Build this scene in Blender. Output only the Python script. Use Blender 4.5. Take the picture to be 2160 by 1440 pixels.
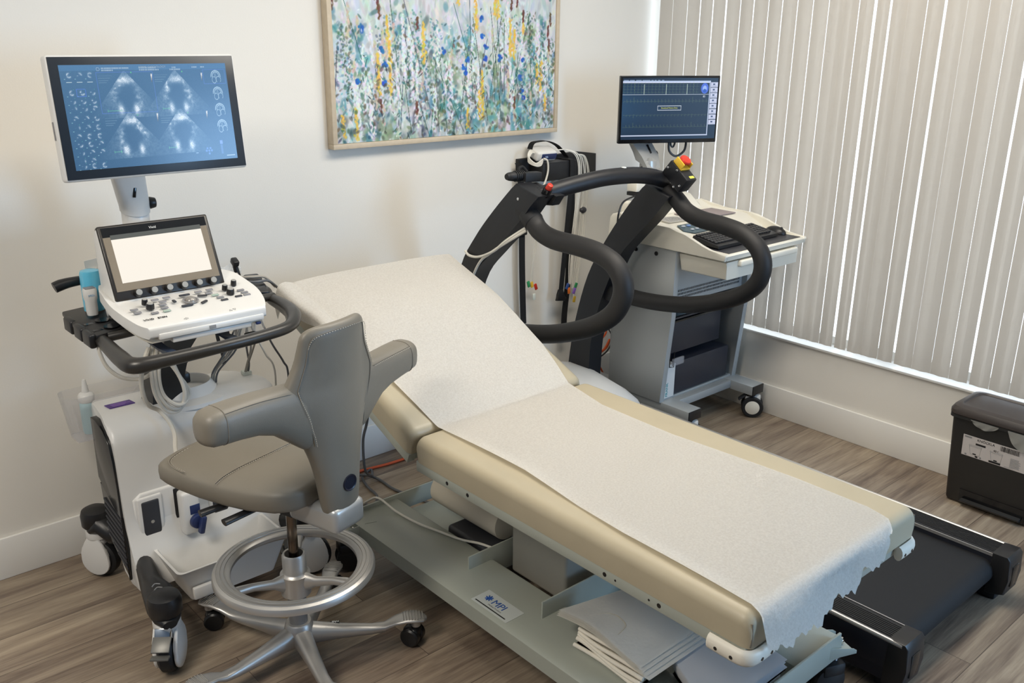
import bpy, bmesh, math, random
import numpy as np
from mathutils import Vector as V, Matrix as M
random.seed(7); RNG = np.random.default_rng(5)
SC = bpy.context.scene; COL = SC.collection
for o in list(bpy.data.objects): bpy.data.objects.remove(o)

# ------------------------------------------------------------ camera
def make_camera():
    yaw, pitch, roll, foc = 0.844855, -0.322044, 0.00990119, 1936.08
    f = V((math.cos(yaw)*math.cos(pitch), math.sin(yaw)*math.cos(pitch), math.sin(pitch)))
    r = V((math.sin(yaw), -math.cos(yaw), 0)); u = r.cross(f)
    c, s = math.cos(roll), math.sin(roll)
    r, u = c*r + s*u, -s*r + c*u
    cd = bpy.data.cameras.new('camera'); cd.sensor_width = 36; cd.lens = foc/2160*36
    cd.clip_start = .05; cd.clip_end = 60
    co = bpy.data.objects.new('camera', cd); COL.objects.link(co)
    m = M.Identity(4)
    for i in range(3): m[i][0] = r[i]; m[i][1] = u[i]; m[i][2] = -f[i]
    m.translation = V((-3.82456, -3.22331, 1.8))
    co.matrix_world = m; SC.camera = co
make_camera()
# ------------------------------------------------------------ light and exposure
SC.view_settings.view_transform = 'Standard'; SC.view_settings.look = 'None'
SC.view_settings.gamma = 1; SC.view_settings.use_curve_mapping = False
SC.view_settings.exposure = 0.2
SC.cycles.max_bounces = 8; SC.cycles.diffuse_bounces = 5; SC.cycles.use_denoising = True
SC.cycles.sample_clamp_indirect = 6
w = bpy.data.worlds.new('sky'); SC.world = w; w.use_nodes = True
w.node_tree.nodes['Background'].inputs[0].default_value = (.80, .90, 1, 1)
w.node_tree.nodes['Background'].inputs[1].default_value = 2.6
def area(name, loc, aim, sx, sy, power, col):
    l = bpy.data.lights.new(name, 'AREA'); l.shape = 'RECTANGLE'; l.size = sx; l.size_y = sy
    l.energy = power; l.color = col
    o = bpy.data.objects.new(name, l); COL.objects.link(o); o.location = loc
    o.rotation_euler = (V(aim)-V(loc)).to_track_quat('-Z', 'Y').to_euler()
WARM = (1, .92, .80); COOL = (.40, .66, 1)
area('ceiling_lamp_light', (-4.6, -1.75, 2.66), (-4.6, -1.75, 0), 1.2, .6, 50, WARM)
area('ceiling_lamp_light', (-2.2, -1.35, 2.66), (-2.2, -1.35, 0), 1.2, .6, 17, WARM)
area('ceiling_lamp_light', (-1.1, -1.45, 2.66), (-1.1, -1.45, 0), 1.2, .6, 25, WARM)
area('daylight', (-.06, -5.0, 1.5), (-3.8, -2.2, .9), 1.9, 1.8, 150, COOL)

# ------------------------------------------------------------ materials
def lin(c):
    if isinstance(c, str): c = tuple(int(c[i:i+2], 16)/255 for i in (0, 2, 4))
    return tuple((x/12.92 if x <= .04045 else ((x+.055)/1.055)**2.4) for x in c)
MATS = {}
def mat(name, col, rough=.5, metal=0, bump=0, bscale=60, var=0, vscale=8, emit=0, alpha=1, trans=0, spec=.5, coat=0):
    if name in MATS: return MATS[name]
    m = bpy.data.materials.new(name); m.use_nodes = True; nt = m.node_tree; N = nt.nodes; L = nt.links
    b = N['Principled BSDF']; c = lin(col)
    b.inputs['Base Color'].default_value = (*c, 1); b.inputs['Roughness'].default_value = rough
    b.inputs['Metallic'].default_value = metal; b.inputs['Specular IOR Level'].default_value = spec
    if coat: b.inputs['Coat Weight'].default_value = coat; b.inputs['Coat Roughness'].default_value = .08
    if trans: b.inputs['Transmission Weight'].default_value = trans
    if alpha < 1: b.inputs['Alpha'].default_value = alpha
    if emit: b.inputs['Base Color'].default_value = (.01, .01, .01, 1); b.inputs['Emission Color'].default_value = (*c, 1); b.inputs['Emission Strength'].default_value = emit
    tc = N.new('ShaderNodeTexCoord')
    if var:
        n = N.new('ShaderNodeTexNoise'); n.inputs['Scale'].default_value = vscale; n.inputs['Detail'].default_value = 4
        L.new(tc.outputs['Object'], n.inputs['Vector'])
        r = N.new('ShaderNodeValToRGB'); r.color_ramp.elements[0].position = .3; r.color_ramp.elements[1].position = .7
        r.color_ramp.elements[0].color = (*[x*(1-var) for x in c], 1)
        r.color_ramp.elements[1].color = (*[min(1, x*(1+var)) for x in c], 1)
        L.new(n.outputs['Fac'], r.inputs['Fac']); L.new(r.outputs['Color'], b.inputs['Base Color'])
    if bump:
        n = N.new('ShaderNodeTexNoise'); n.inputs['Scale'].default_value = bscale; n.inputs['Detail'].default_value = 3
        L.new(tc.outputs['Object'], n.inputs['Vector'])
        bp = N.new('ShaderNodeBump'); bp.inputs['Strength'].default_value = bump; bp.inputs['Distance'].default_value = .002
        L.new(n.outputs['Fac'], bp.inputs['Height']); L.new(bp.outputs['Normal'], b.inputs['Normal'])
    MATS[name] = m; return m
wall_m = mat('wall_paint', 'e6e2da', .75, bump=.12, bscale=180)
far_wall_m = mat('slate_bounce_tint', '6d7886', .8, bump=.12, bscale=180)  # slate tone invented for the unseen walls, cuts bounce and cools the fill
base_m = mat('trim_paint', 'e9e7e2', .4, bump=.03, bscale=40)
ceil_m = mat('ceiling_paint', 'efece4', .9, bump=.2, bscale=120)
white = mat('white_plastic', 'dcdbd8', .32, bump=.02, bscale=300)
cream = mat('cream_plastic', 'ebe6d8', .38, bump=.02, bscale=300)
offwhite = mat('bumper_plastic', 'e2dcce', .45, bump=.02, bscale=200)
black = mat('black_plastic', '1b1b1d', .38, bump=.04, bscale=400)
gloss = mat('gloss_black', '101114', .15, bump=.01, bscale=20)
dgray = mat('dark_grey_plastic', '34353a', .45, bump=.05, bscale=300)
mgray = mat('grey_button', '828184', .4, bump=.02, bscale=100)
rubber = mat('black_rubber', '18191c', .6, bump=.06, bscale=300)
frame_b = mat('black_powder_coat', '131419', .45, bump=.10, bscale=900)
foam = mat('black_foam_grip', '1b1a1b', .58, bump=.10, bscale=700)
handle_m = mat('graphite_handle', '302e2c', .33, bump=.03, bscale=300)
vinyl = mat('cream_vinyl', 'b0a58d', .42, bump=.05, bscale=350, var=.03)
rail_m = mat('sage_grey_paint', 'a3a79d', .38, bump=.04, bscale=200)
leather = mat('grey_leather', '787267', .44, bump=.10, bscale=420, var=.03)
alu = mat('cast_aluminium', 'bdbbb8', .38, .75, bump=.05, bscale=500)
chrome = mat('chrome', 'd8d8d8', .12, 1, bump=.01, bscale=50)
steel = mat('dark_chrome', '6f655c', .16, 1, bump=.01, bscale=50)
silver = mat('silver_paint', 'b9bab9', .33, .5, bump=.03, bscale=300)
cartm = mat('grey_metal_paint', 'acb0b1', .42, .2, bump=.04, bscale=300)
cable_w = mat('white_cable', 'dedad0', .45, bump=.02, bscale=200)
cable_g = mat('grey_cable', 'a29b90', .5, bump=.02, bscale=200)
cable_d = mat('dark_grey_cable', '5d5f62', .5, bump=.02, bscale=200)
orange = mat('orange_cable', 'd4571f', .5, bump=.02, bscale=200)
paper_m = mat('white_paper', 'e6e4e0', .8, bump=.1, bscale=120)
strap_m = mat('black_webbing', '111113', .85, bump=.3, bscale=500)
red = mat('red_plastic', 'c43322', .35, bump=.02); yellow = mat('yellow_plastic', 'e2b93a', .4, bump=.02)
green = mat('green_plastic', '2f8f56', .4, bump=.02); purple = mat('purple_plastic', '8a63c4', .4, bump=.02)
orangep = mat('orange_plastic', 'e0752c', .4, bump=.02); bluep = mat('blue_plastic', '33508f', .4, bump=.02)
clip_w = mat('white_clip_plastic', 'dfe5dc', .4, bump=.02)
navy = mat('navy_plastic', '26335f', .35, bump=.02)
clear = mat('clear_plastic', 'f2f4f5', .12, alpha=.28, bump=.02); smoke = mat('smoke_clear_plastic', 'cfced2', .12, alpha=.32, bump=.02)
stitch = mat('seam_stitch', 'b3ada2', .8, bump=.05); seam = mat('seam_line', '7b756b', .8, bump=.05)  # seam tone kept close to the stool leather
ink = mat('black_ink', '1a1a1c', .6, bump=.01); inkb = mat('blue_ink', '1c4f9c', .6, bump=.01); inkw = mat('white_ink', 'dcdcd8', .6, bump=.01); inkg = mat('grey_ink', '8d8d8d', .6, bump=.01)
# ------------------------------------------------------------ mesh helpers
class B:
    def __init__(s): s.bm = bmesh.new()
    def _bev(s, vs, bev, seg):
        if bev:
            es = list({e for v in vs for e in v.link_edges})
            bmesh.ops.bevel(s.bm, geom=es, offset=bev, segments=seg, affect='EDGES', profile=.5, clamp_overlap=True)
    def box(s, x0, x1, y0, y1, z0, z1, bev=0, seg=2):
        m = M.Translation(((x0+x1)/2, (y0+y1)/2, (z0+z1)/2)) @ M.Diagonal((abs(x1-x0), abs(y1-y0), abs(z1-z0), 1))
        vs = bmesh.ops.create_cube(s.bm, size=1, matrix=m)['verts']; s._bev(vs, bev, seg); return s
    def obox(s, c, size, R=None, bev=0, seg=2):
        m = M.Translation(c) @ (R.to_4x4() if R else M.Identity(4)) @ M.Diagonal((*size, 1))
        vs = bmesh.ops.create_cube(s.bm, size=1, matrix=m)['verts']; s._bev(vs, bev, seg); return s
    def loft(s, rings, cap=True, close=True):
        R = [[s.bm.verts.new(p) for p in r] for r in rings]; n = len(R[0])
        for a, b in zip(R, R[1:]):
            for i in range(n if close else n-1):
                j = (i+1) % n
                try: s.bm.faces.new((a[i], a[j], b[j], b[i]))
                except ValueError: pass
        if cap and close:
            s.bm.faces.new(list(reversed(R[0]))); s.bm.faces.new(R[-1])
        return s
    def cyl(s, p0, p1, r0, r1=None, seg=24, bev=0):
        p0 = V(p0); p1 = V(p1); r1 = r0 if r1 is None else r1
        q = (p1-p0).to_track_quat('Z', 'Y'); h = (p1-p0).length
        prof = [(r0, 0), (r1, h)] if not bev else [(r0-bev, 0), (r0-bev*.3, bev*.3), (r0, bev), (r1, h-bev), (r1-bev*.3, h-bev*.3), (r1-bev, h)]
        return s.loft([[p0+q@V((r*math.cos(a), r*math.sin(a), z)) for a in [i*2*math.pi/seg for i in range(seg)]] for r, z in prof])
    def lathe(s, prof, o, axis=(0, 0, 1), seg=28):
        o = V(o); q = V(axis).to_track_quat('Z', 'Y')
        return s.loft([[o+q@V((r*math.cos(a), r*math.sin(a), z)) for a in [i*2*math.pi/seg for i in range(seg)]] for r, z in prof])
    def tube(s, pts, r, seg=10, sub=6, closed=False, flat=None, up=None):
        P = spline(pts, sub, closed); n = len(P)
        rs = r if isinstance(r, (list, tuple)) else [r]
        rings = []; prev = None
        for i, p in enumerate(P):
            t = (P[(i+1) % n]-P[i-1]) if closed else (P[min(i+1, n-1)]-P[max(i-1, 0)])
            t.normalize()
            if up is not None: a = V(up)
            elif prev is None: a = V((0, 0, 1)) if abs(t.z) < .9 else V((1, 0, 0))
            else: a = prev
            b = t.cross(a); b.normalize(); a = b.cross(t); a.normalize(); prev = a
            k = i/(n-1)*(len(rs)-1); j = min(int(k), len(rs)-2) if len(rs) > 1 else 0
            rr = rs[0] if len(rs) == 1 else rs[j]+(rs[j+1]-rs[j])*(k-j)
            fa, fb = flat if flat else (1, 1)
            rings.append([p+a*(rr*fa*math.cos(x))+b*(rr*fb*math.sin(x)) for x in [q*2*math.pi/seg for q in range(seg)]])
        if closed: rings.append(rings[0]); return s.loft(rings, cap=False)
        return s.loft(rings)
    def band(s, pts, w, th, side, sub=6):
        """flat strap along pts, wide along `side`"""
        P = spline(pts, sub); sd = V(side).normalized(); rings = []
        for i, p in enumerate(P):
            t = (P[min(i+1, len(P)-1)]-P[max(i-1, 0)]).normalized(); n = t.cross(sd).normalized()
            rings.append([p+sd*w/2+n*th/2, p-sd*w/2+n*th/2, p-sd*w/2-n*th/2, p+sd*w/2-n*th/2])
        return s.loft(rings)
    def prism(s, poly, vec, bev=0, seg=2):
        vec = V(vec); a = [s.bm.verts.new(V(p)) for p in poly]; b = [s.bm.verts.new(V(p)+vec) for p in poly]; n = len(a)
        s.bm.faces.new(a); s.bm.faces.new(list(reversed(b)))
        for i in range(n): s.bm.faces.new((a[i], b[i], b[(i+1) % n], a[(i+1) % n]))
        if bev:
            cap = {e for v in a for e in v.link_edges if e.other_vert(v) in a} | {e for v in b for e in v.link_edges if e.other_vert(v) in b}
            bmesh.ops.bevel(s.bm, geom=list(cap), offset=bev, segments=seg, affect='EDGES', profile=.5, clamp_overlap=True)
        return s
    def ball(s, c, rx, ry=None, rz=None, u=20, v=12, R=None):
        ry = rx if ry is None else ry; rz = rx if rz is None else rz
        m = M.Translation(c) @ (R.to_4x4() if R else M.Identity(4)) @ M.Diagonal((rx, ry, rz, 1))
        bmesh.ops.create_uvsphere(s.bm, u_segments=u, v_segments=v, radius=1, matrix=m); return s
    def grid(s, fn, nu, nv):
        R = [[s.bm.verts.new(fn(i/nu, j/nv)) for j in range(nv+1)] for i in range(nu+1)]
        for i in range(nu):
            for j in range(nv): s.bm.faces.new((R[i][j], R[i+1][j], R[i+1][j+1], R[i][j+1]))
        return s
    def warp(s, fn):
        for v in s.bm.verts: v.co = V(fn(v.co))
        return s
def spline(pts, sub, closed=False):
    P = [V(p) for p in pts]; n = len(P)
    if sub <= 1 or n < 3: return P
    out = []
    for i in range(n if closed else n-1):
        g = (lambda k: P[k % n]) if closed else (lambda k: P[max(0, min(n-1, k))])
        a, b, c, d = g(i-1), g(i), g(i+1), g(i+2)
        for k in range(sub):
            t = k/sub
            out.append(.5*((2*b)+(c-a)*t+(2*a-5*b+4*c-d)*t*t+(3*b-a-3*c+d)*t**3))
    if not closed: out.append(P[-1])
    return out
ROOT = {}
def meta(o, label=None, cat=None, group=None, kind=None):
    if label: o['label'] = label
    if cat: o['category'] = cat
    if group: o['group'] = group
    if kind: o['kind'] = kind
    return o
def thing(name, loc, label, cat, group=None):
    o = bpy.data.objects.new(name, None); o.empty_display_size = .05; COL.objects.link(o); o.location = loc
    ROOT[o] = V(loc); return meta(o, label, cat, group)
def finish(me, m, ang=38):
    for p in me.polygons: p.use_smooth = True
    me.set_sharp_from_angle(angle=math.radians(ang))
    for x in (m if isinstance(m, (list, tuple)) else [m]): me.materials.append(x)
def obj(name, b, m, parent=None, ang=38, label=None, cat=None, group=None, kind=None, org=None, fix=True):
    if fix: bmesh.ops.recalc_face_normals(b.bm, faces=b.bm.faces)
    me = bpy.data.meshes.new(name); b.bm.to_mesh(me); b.bm.free()
    o = bpy.data.objects.new(name, me); COL.objects.link(o)
    if parent is not None:
        r = ROOT[parent]; ROOT[o] = r; me.transform(M.Translation(-r)); o.parent = parent
    else:
        r = V(org) if org else V((0, 0, 0)); ROOT[o] = r; me.transform(M.Translation(-r)); o.location = r
    finish(me, m, ang); return meta(o, label, cat, group, kind)
def text(name, s, size, o, ux, uy, m, parent, align='LEFT', depth=.0006, xs=1):
    """raised lettering with baseline origin o, reading along ux, up along uy"""
    cu = bpy.data.curves.new('t', 'FONT'); cu.body = s; cu.size = size; cu.align_x = align; cu.extrude = depth; cu.resolution_u = 3
    t = bpy.data.objects.new('t', cu); COL.objects.link(t)
    bpy.context.view_layer.update()
    me = bpy.data.meshes.new_from_object(t.evaluated_get(bpy.context.evaluated_depsgraph_get()))
    bpy.data.objects.remove(t); bpy.data.curves.remove(cu)
    ux = V(ux).normalized(); uy = V(uy).normalized(); n = ux.cross(uy)
    mm = M.Identity(4)
    for i in range(3): mm[i][0] = ux[i]*xs; mm[i][1] = uy[i]; mm[i][2] = n[i]; mm[i][3] = o[i]
    me.transform(mm); b = B(); b.bm.from_mesh(me); bpy.data.meshes.remove(me)
    return obj(name, b, m, parent)
def colour_sheet(name, img, P, parent, emit=0, rough=.5, disp=None, bump=0):
    """a surface whose colours are painted from an array img[h,w,3] (linear); P(u,v)->point"""
    h, wd, _ = img.shape
    uu, vv = np.meshgrid((np.arange(wd)+.5)/wd, (np.arange(h)+.5)/h)
    o0 = np.array(P(0, 0)); ex = np.array(P(1, 0))-o0; ey = np.array(P(0, 1))-o0
    co = o0+uu[..., None]*ex+vv[..., None]*ey
    edge_u = np.clip((uu-.5)*wd/(wd-1)+.5, 0, 1); edge_v = np.clip((vv-.5)*h/(h-1)+.5, 0, 1)
    co = o0+edge_u[..., None]*ex+edge_v[..., None]*ey
    if disp is not None:
        nn = np.cross(ex, ey); nn /= np.linalg.norm(nn); co = co+disp[..., None]*nn
    r = np.array(ROOT[parent]); co = (co-r).reshape(-1, 3)
    idx = np.arange(h*wd).reshape(h, wd)
    f = np.stack([idx[:-1, :-1], idx[:-1, 1:], idx[1:, 1:], idx[1:, :-1]], -1).reshape(-1, 4)
    me = bpy.data.meshes.new(name); me.vertices.add(h*wd); me.vertices.foreach_set('co', co.ravel())
    me.loops.add(f.size); me.loops.foreach_set('vertex_index', f.ravel().astype(np.int32))
    me.polygons.add(len(f)); me.polygons.foreach_set('loop_start', np.arange(0, f.size, 4, dtype=np.int32))
    me.update(); me.validate()
    ca = me.color_attributes.new('paint', 'FLOAT_COLOR', 'POINT')
    ca.data.foreach_set('color', np.concatenate([img.reshape(-1, 3), np.ones((h*wd, 1))], 1).astype(np.float32).ravel())
    m = bpy.data.materials.new(name+'_colours'); m.use_nodes = True; N = m.node_tree.nodes; L = m.node_tree.links
    bs = N['Principled BSDF']; a = N.new('ShaderNodeVertexColor'); a.layer_name = 'paint'
    bs.inputs['Roughness'].default_value = rough
    if emit:
        bs.inputs['Specular IOR Level'].default_value = .18 if rough > .22 else .5
        bs.inputs['Base Color'].default_value = (.01, .012, .015, 1)
        L.new(a.outputs['Color'], bs.inputs['Emission Color']); bs.inputs['Emission Strength'].default_value = emit
    else: L.new(a.outputs['Color'], bs.inputs['Base Color'])
    for p in me.polygons: p.use_smooth = True
    me.materials.append(m)
    o = bpy.data.objects.new(name, me); COL.objects.link(o); o.parent = parent; ROOT[o] = ROOT[parent]; return o
# ------------------------------------------------------------ the room
def floor_material():
    m = bpy.data.materials.new('wood_plank_floor'); m.use_nodes = True; N = m.node_tree.nodes; L = m.node_tree.links
    bs = N['Principled BSDF']; tc = N.new('ShaderNodeTexCoord')
    br = N.new('ShaderNodeTexBrick'); br.offset = .37; br.inputs['Scale'].default_value = 1
    br.inputs['Brick Width'].default_value = 1.22; br.inputs['Row Height'].default_value = .185
    br.inputs['Mortar Size'].default_value = .0012; br.inputs['Mortar Smooth'].default_value = .2; br.inputs['Bias'].default_value = 0
    br.inputs['Color1'].default_value = (0, 0, 0, 1); br.inputs['Color2'].default_value = (1, 1, 1, 1); br.inputs['Mortar'].default_value = (.35, .35, .35, 1)
    L.new(tc.outputs['Object'], br.inputs['Vector'])
    # grain: shift every plank by its own shade
    sep = N.new('ShaderNodeSeparateXYZ'); L.new(tc.outputs['Object'], sep.inputs[0])
    mul = N.new('ShaderNodeMath'); mul.operation = 'MULTIPLY'; mul.inputs[1].default_value = 37; L.new(br.outputs['Color'], mul.inputs[0])
    cmb = N.new('ShaderNodeCombineXYZ'); L.new(sep.outputs['X'], cmb.inputs['X']); L.new(sep.outputs['Y'], cmb.inputs['Y']); L.new(mul.outputs[0], cmb.inputs['Z'])
    def noise(sx, sy, sc, det, dist=0):
        mp = N.new('ShaderNodeMapping'); mp.inputs['Scale'].default_value = (sx, sy, 1); L.new(cmb.outputs[0], mp.inputs['Vector'])
        n = N.new('ShaderNodeTexNoise'); n.inputs['Scale'].default_value = sc; n.inputs['Detail'].default_value = det; n.inputs['Roughness'].default_value = .6
        n.inputs['Distortion'].default_value = dist; L.new(mp.outputs[0], n.inputs['Vector']); return n
    n1 = noise(1.1, 9, 1.6, 4, .6); n2 = noise(2.5, 60, 2.2, 6, .2); n3 = noise(.8, 3.0, 1.5, 2)
    def mixf(a, b, f):
        x = N.new('ShaderNodeMix'); x.data_type = 'FLOAT'; x.inputs[0].default_value = f; L.new(a, x.inputs[2]); L.new(b, x.inputs[3]); return x.outputs[0]
    v = mixf(n1.outputs['Fac'], n2.outputs['Fac'], .32); v = mixf(v, n3.outputs['Fac'], .25)
    v = mixf(v, br.outputs['Color'], .10)
    r = N.new('ShaderNodeValToRGB'); e = r.color_ramp.elements
    e[0].position = .33; e[0].color = (*lin('453930'), 1); e[1].position = .66; e[1].color = (*lin('ac9d88'), 1)
    for p, c in ((.43, '6b5c50'), (.53, '8b7c6b')):
        k = e.new(p); k.color = (*lin(c), 1)
    L.new(v, r.inputs['Fac'])
    mx = N.new('ShaderNodeMix'); mx.data_type = 'RGBA'; mx.inputs[7].default_value = (*lin('4a3f36'), 1)
    L.new(br.outputs['Fac'], mx.inputs[0]); L.new(r.outputs['Color'], mx.inputs[6]); L.new(mx.outputs[2], bs.inputs['Base Color'])
    bs.inputs['Roughness'].default_value = .42
    bp = N.new('ShaderNodeBump'); bp.inputs['Strength'].default_value = .12; bp.inputs['Distance'].default_value = .002
    L.new(n2.outputs['Fac'], bp.inputs['Height']); L.new(bp.outputs['Normal'], bs.inputs['Normal'])
    return m
XW, YW, ZC = -5.6, -6.0, 2.72
def st(name, b, m, **k): return obj(name, b, m, kind='structure', **k)
st('floor', B().box(XW-.1, .12, YW-.1, .1, -.1, 0), floor_material())
st('ceiling', B().box(XW-.1, .25, YW-.1, .1, ZC, ZC+.1), ceil_m)
st('wall_left', B().box(XW-.1, .25, 0, .1, 0, ZC), wall_m)
st('wall_front', B().box(XW-.1, .25, YW-.1, YW, 0, ZC), far_wall_m)
st('wall_back', B().box(XW-.1, XW, YW, 0, 0, ZC), far_wall_m)
SZ = .397; WT = 2.45
b = B()
b.box(0, .16, YW, 0, 0, SZ).box(0, .16, YW, 0, WT, ZC).box(0, .16, YW, -2.75, SZ, WT)
st('wall_right', b, wall_m)
st('baseboard_left', B().box(XW, -.001, -.014, -.0005, 0, .1515, .003), base_m)
st('baseboard_right', B().box(-.014, -.0005, YW, -.015, 0, .1515, .003), base_m)
st('trim_1', B().box(-.012, .11, -2.74, -.004, SZ, SZ+.012, .003), base_m)
wf = B()
for y in (-2.73, -1.38, -.05): wf.box(.10, .135, y-.025, y+.025, SZ+.012, WT)
wf.box(.10, .135, -2.74, -.02, SZ+.012, SZ+.05).box(.10, .135, -2.74, -.02, WT-.05, WT)
win = st('window_1', wf, base_m)
wf2 = B()
for y in (-5.98, -4.02): wf2.box(-.03, -.0005, y-.03, y+.03, .55, 2.45)
wf2.box(-.03, -.0005, -5.98, -4.02, .55, .61).box(-.03, -.0005, -5.98, -4.02, 2.39, 2.45)
st('added_window_frame', wf2, base_m)  # unseen frame added on solid wall to dress the daylight lamp
gl = mat('window_glass', 'f4f8fa', .02, alpha=.12)
obj('pane', B().box(.115, .12, -2.72, -.04, SZ+.03, WT-.03), gl, win)
# wall outlet behind the treadmill post
t = thing('wall_outlet', (-.337, -.004, .376), 'white electrical wall outlet low on the wall behind the treadmill', 'outlet')
obj('cover_plate', B().box(-.372, -.302, -.006, -.0005, .318, .432, .002), base_m, t)
obj('socket', B().box(-.354, -.320, -.0085, -.0055, .384, .418, .004), white, t)
obj('plug', B().box(-.352, -.322, -.032, -.0055, .333, .366, .005), black, t)
# vertical blinds
t = thing('vertical_blind', (.04, -1.3, SZ+.02), 'beige vertical slat blind covering the window on the right', 'blind')
obj('head_rail', B().box(.01, .07, -2.7, -.03, WT-.06, WT-.02, .004), base_m, t)
slat_m = mat('beige_slat', 'c8c2ba', .6, bump=.1, bscale=90)
b_ = slat_m.node_tree.nodes['Principled BSDF']; b_.inputs['Subsurface Weight'].default_value = 0
SL = [(-.0469, .0276), (-.129, .003), (-.2203, .0064), (-.2981, .0099), (-.3739, .0097), (-.4507, .0121), (-.5282, .0058), (-.6027, .009), (-.6797, .005), (-.7525, .0068), (-.8285, .0057), (-.9056, .0046), (-.9817, .0045), (-1.0569, .0007), (-1.122, .0085), (-1.1995, .0187), (-1.2651, .0142), (-1.3329, .0026), (-1.412, .0096), (-1.489, .0167), (-1.5687, .0022), (-1.6511, .0024), (-1.7309, .0034), (-1.816, .015)]
while SL[-1][0] > -2.6: SL.append((SL[-1][0]-.079, .004))
for i in range(len(SL)-1):
    y0 = SL[i][0]; y1 = SL[i+1][0]+SL[i+1][1]*(.36 if SL[i+1][1] < .012 else .62); ph = random.uniform(-.006, .006)
    def f(u, v, y0=y0, y1=y1, ph=ph):
        return (-.035-.0018*math.sin(math.pi*u)+ph*.5*(u-.5), y0+(y1-y0)*u, .442+.001*math.sin(9*u)+v*(WT-.06-.442))
    b = B().grid(f, 6, 1); bmesh.ops.solidify(b.bm, geom=list(b.bm.faces), thickness=.0012)
    obj('slat', b, slat_m, t)

# painting -----------------------------------------------------------------
PX0, PX1, PZ0, PZ1 = -1.941, -.730, 1.368, 2.02
t = thing('framed_painting', (-1.335, -.02, PZ0), 'framed abstract meadow painting with blue and yellow flowers hanging on the white wall', 'painting')
wood = mat('pale_wood_frame', 'c5b59d', .5, bump=.15, bscale=90, var=.06, vscale=40)
fb = B(); fw = .020
fb.box(PX0, PX1, -.045, -.002, PZ0, PZ0+fw, .0015).box(PX0, PX1, -.045, -.002, PZ1-fw, PZ1, .0015)
fb.box(PX0, PX0+fw, -.045, -.002, PZ0+fw, PZ1-fw, .0015).box(PX1-fw, PX1, -.045, -.002, PZ0+fw, PZ1-fw, .0015)
obj('frame', fb, wood, t)
obj('backing_panel', B().box(PX0+fw, PX1-fw, -.03, -.004, PZ0+fw, PZ1-fw), mat('dark_backing', '3a3c3c', .8, bump=.05), t)
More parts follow.
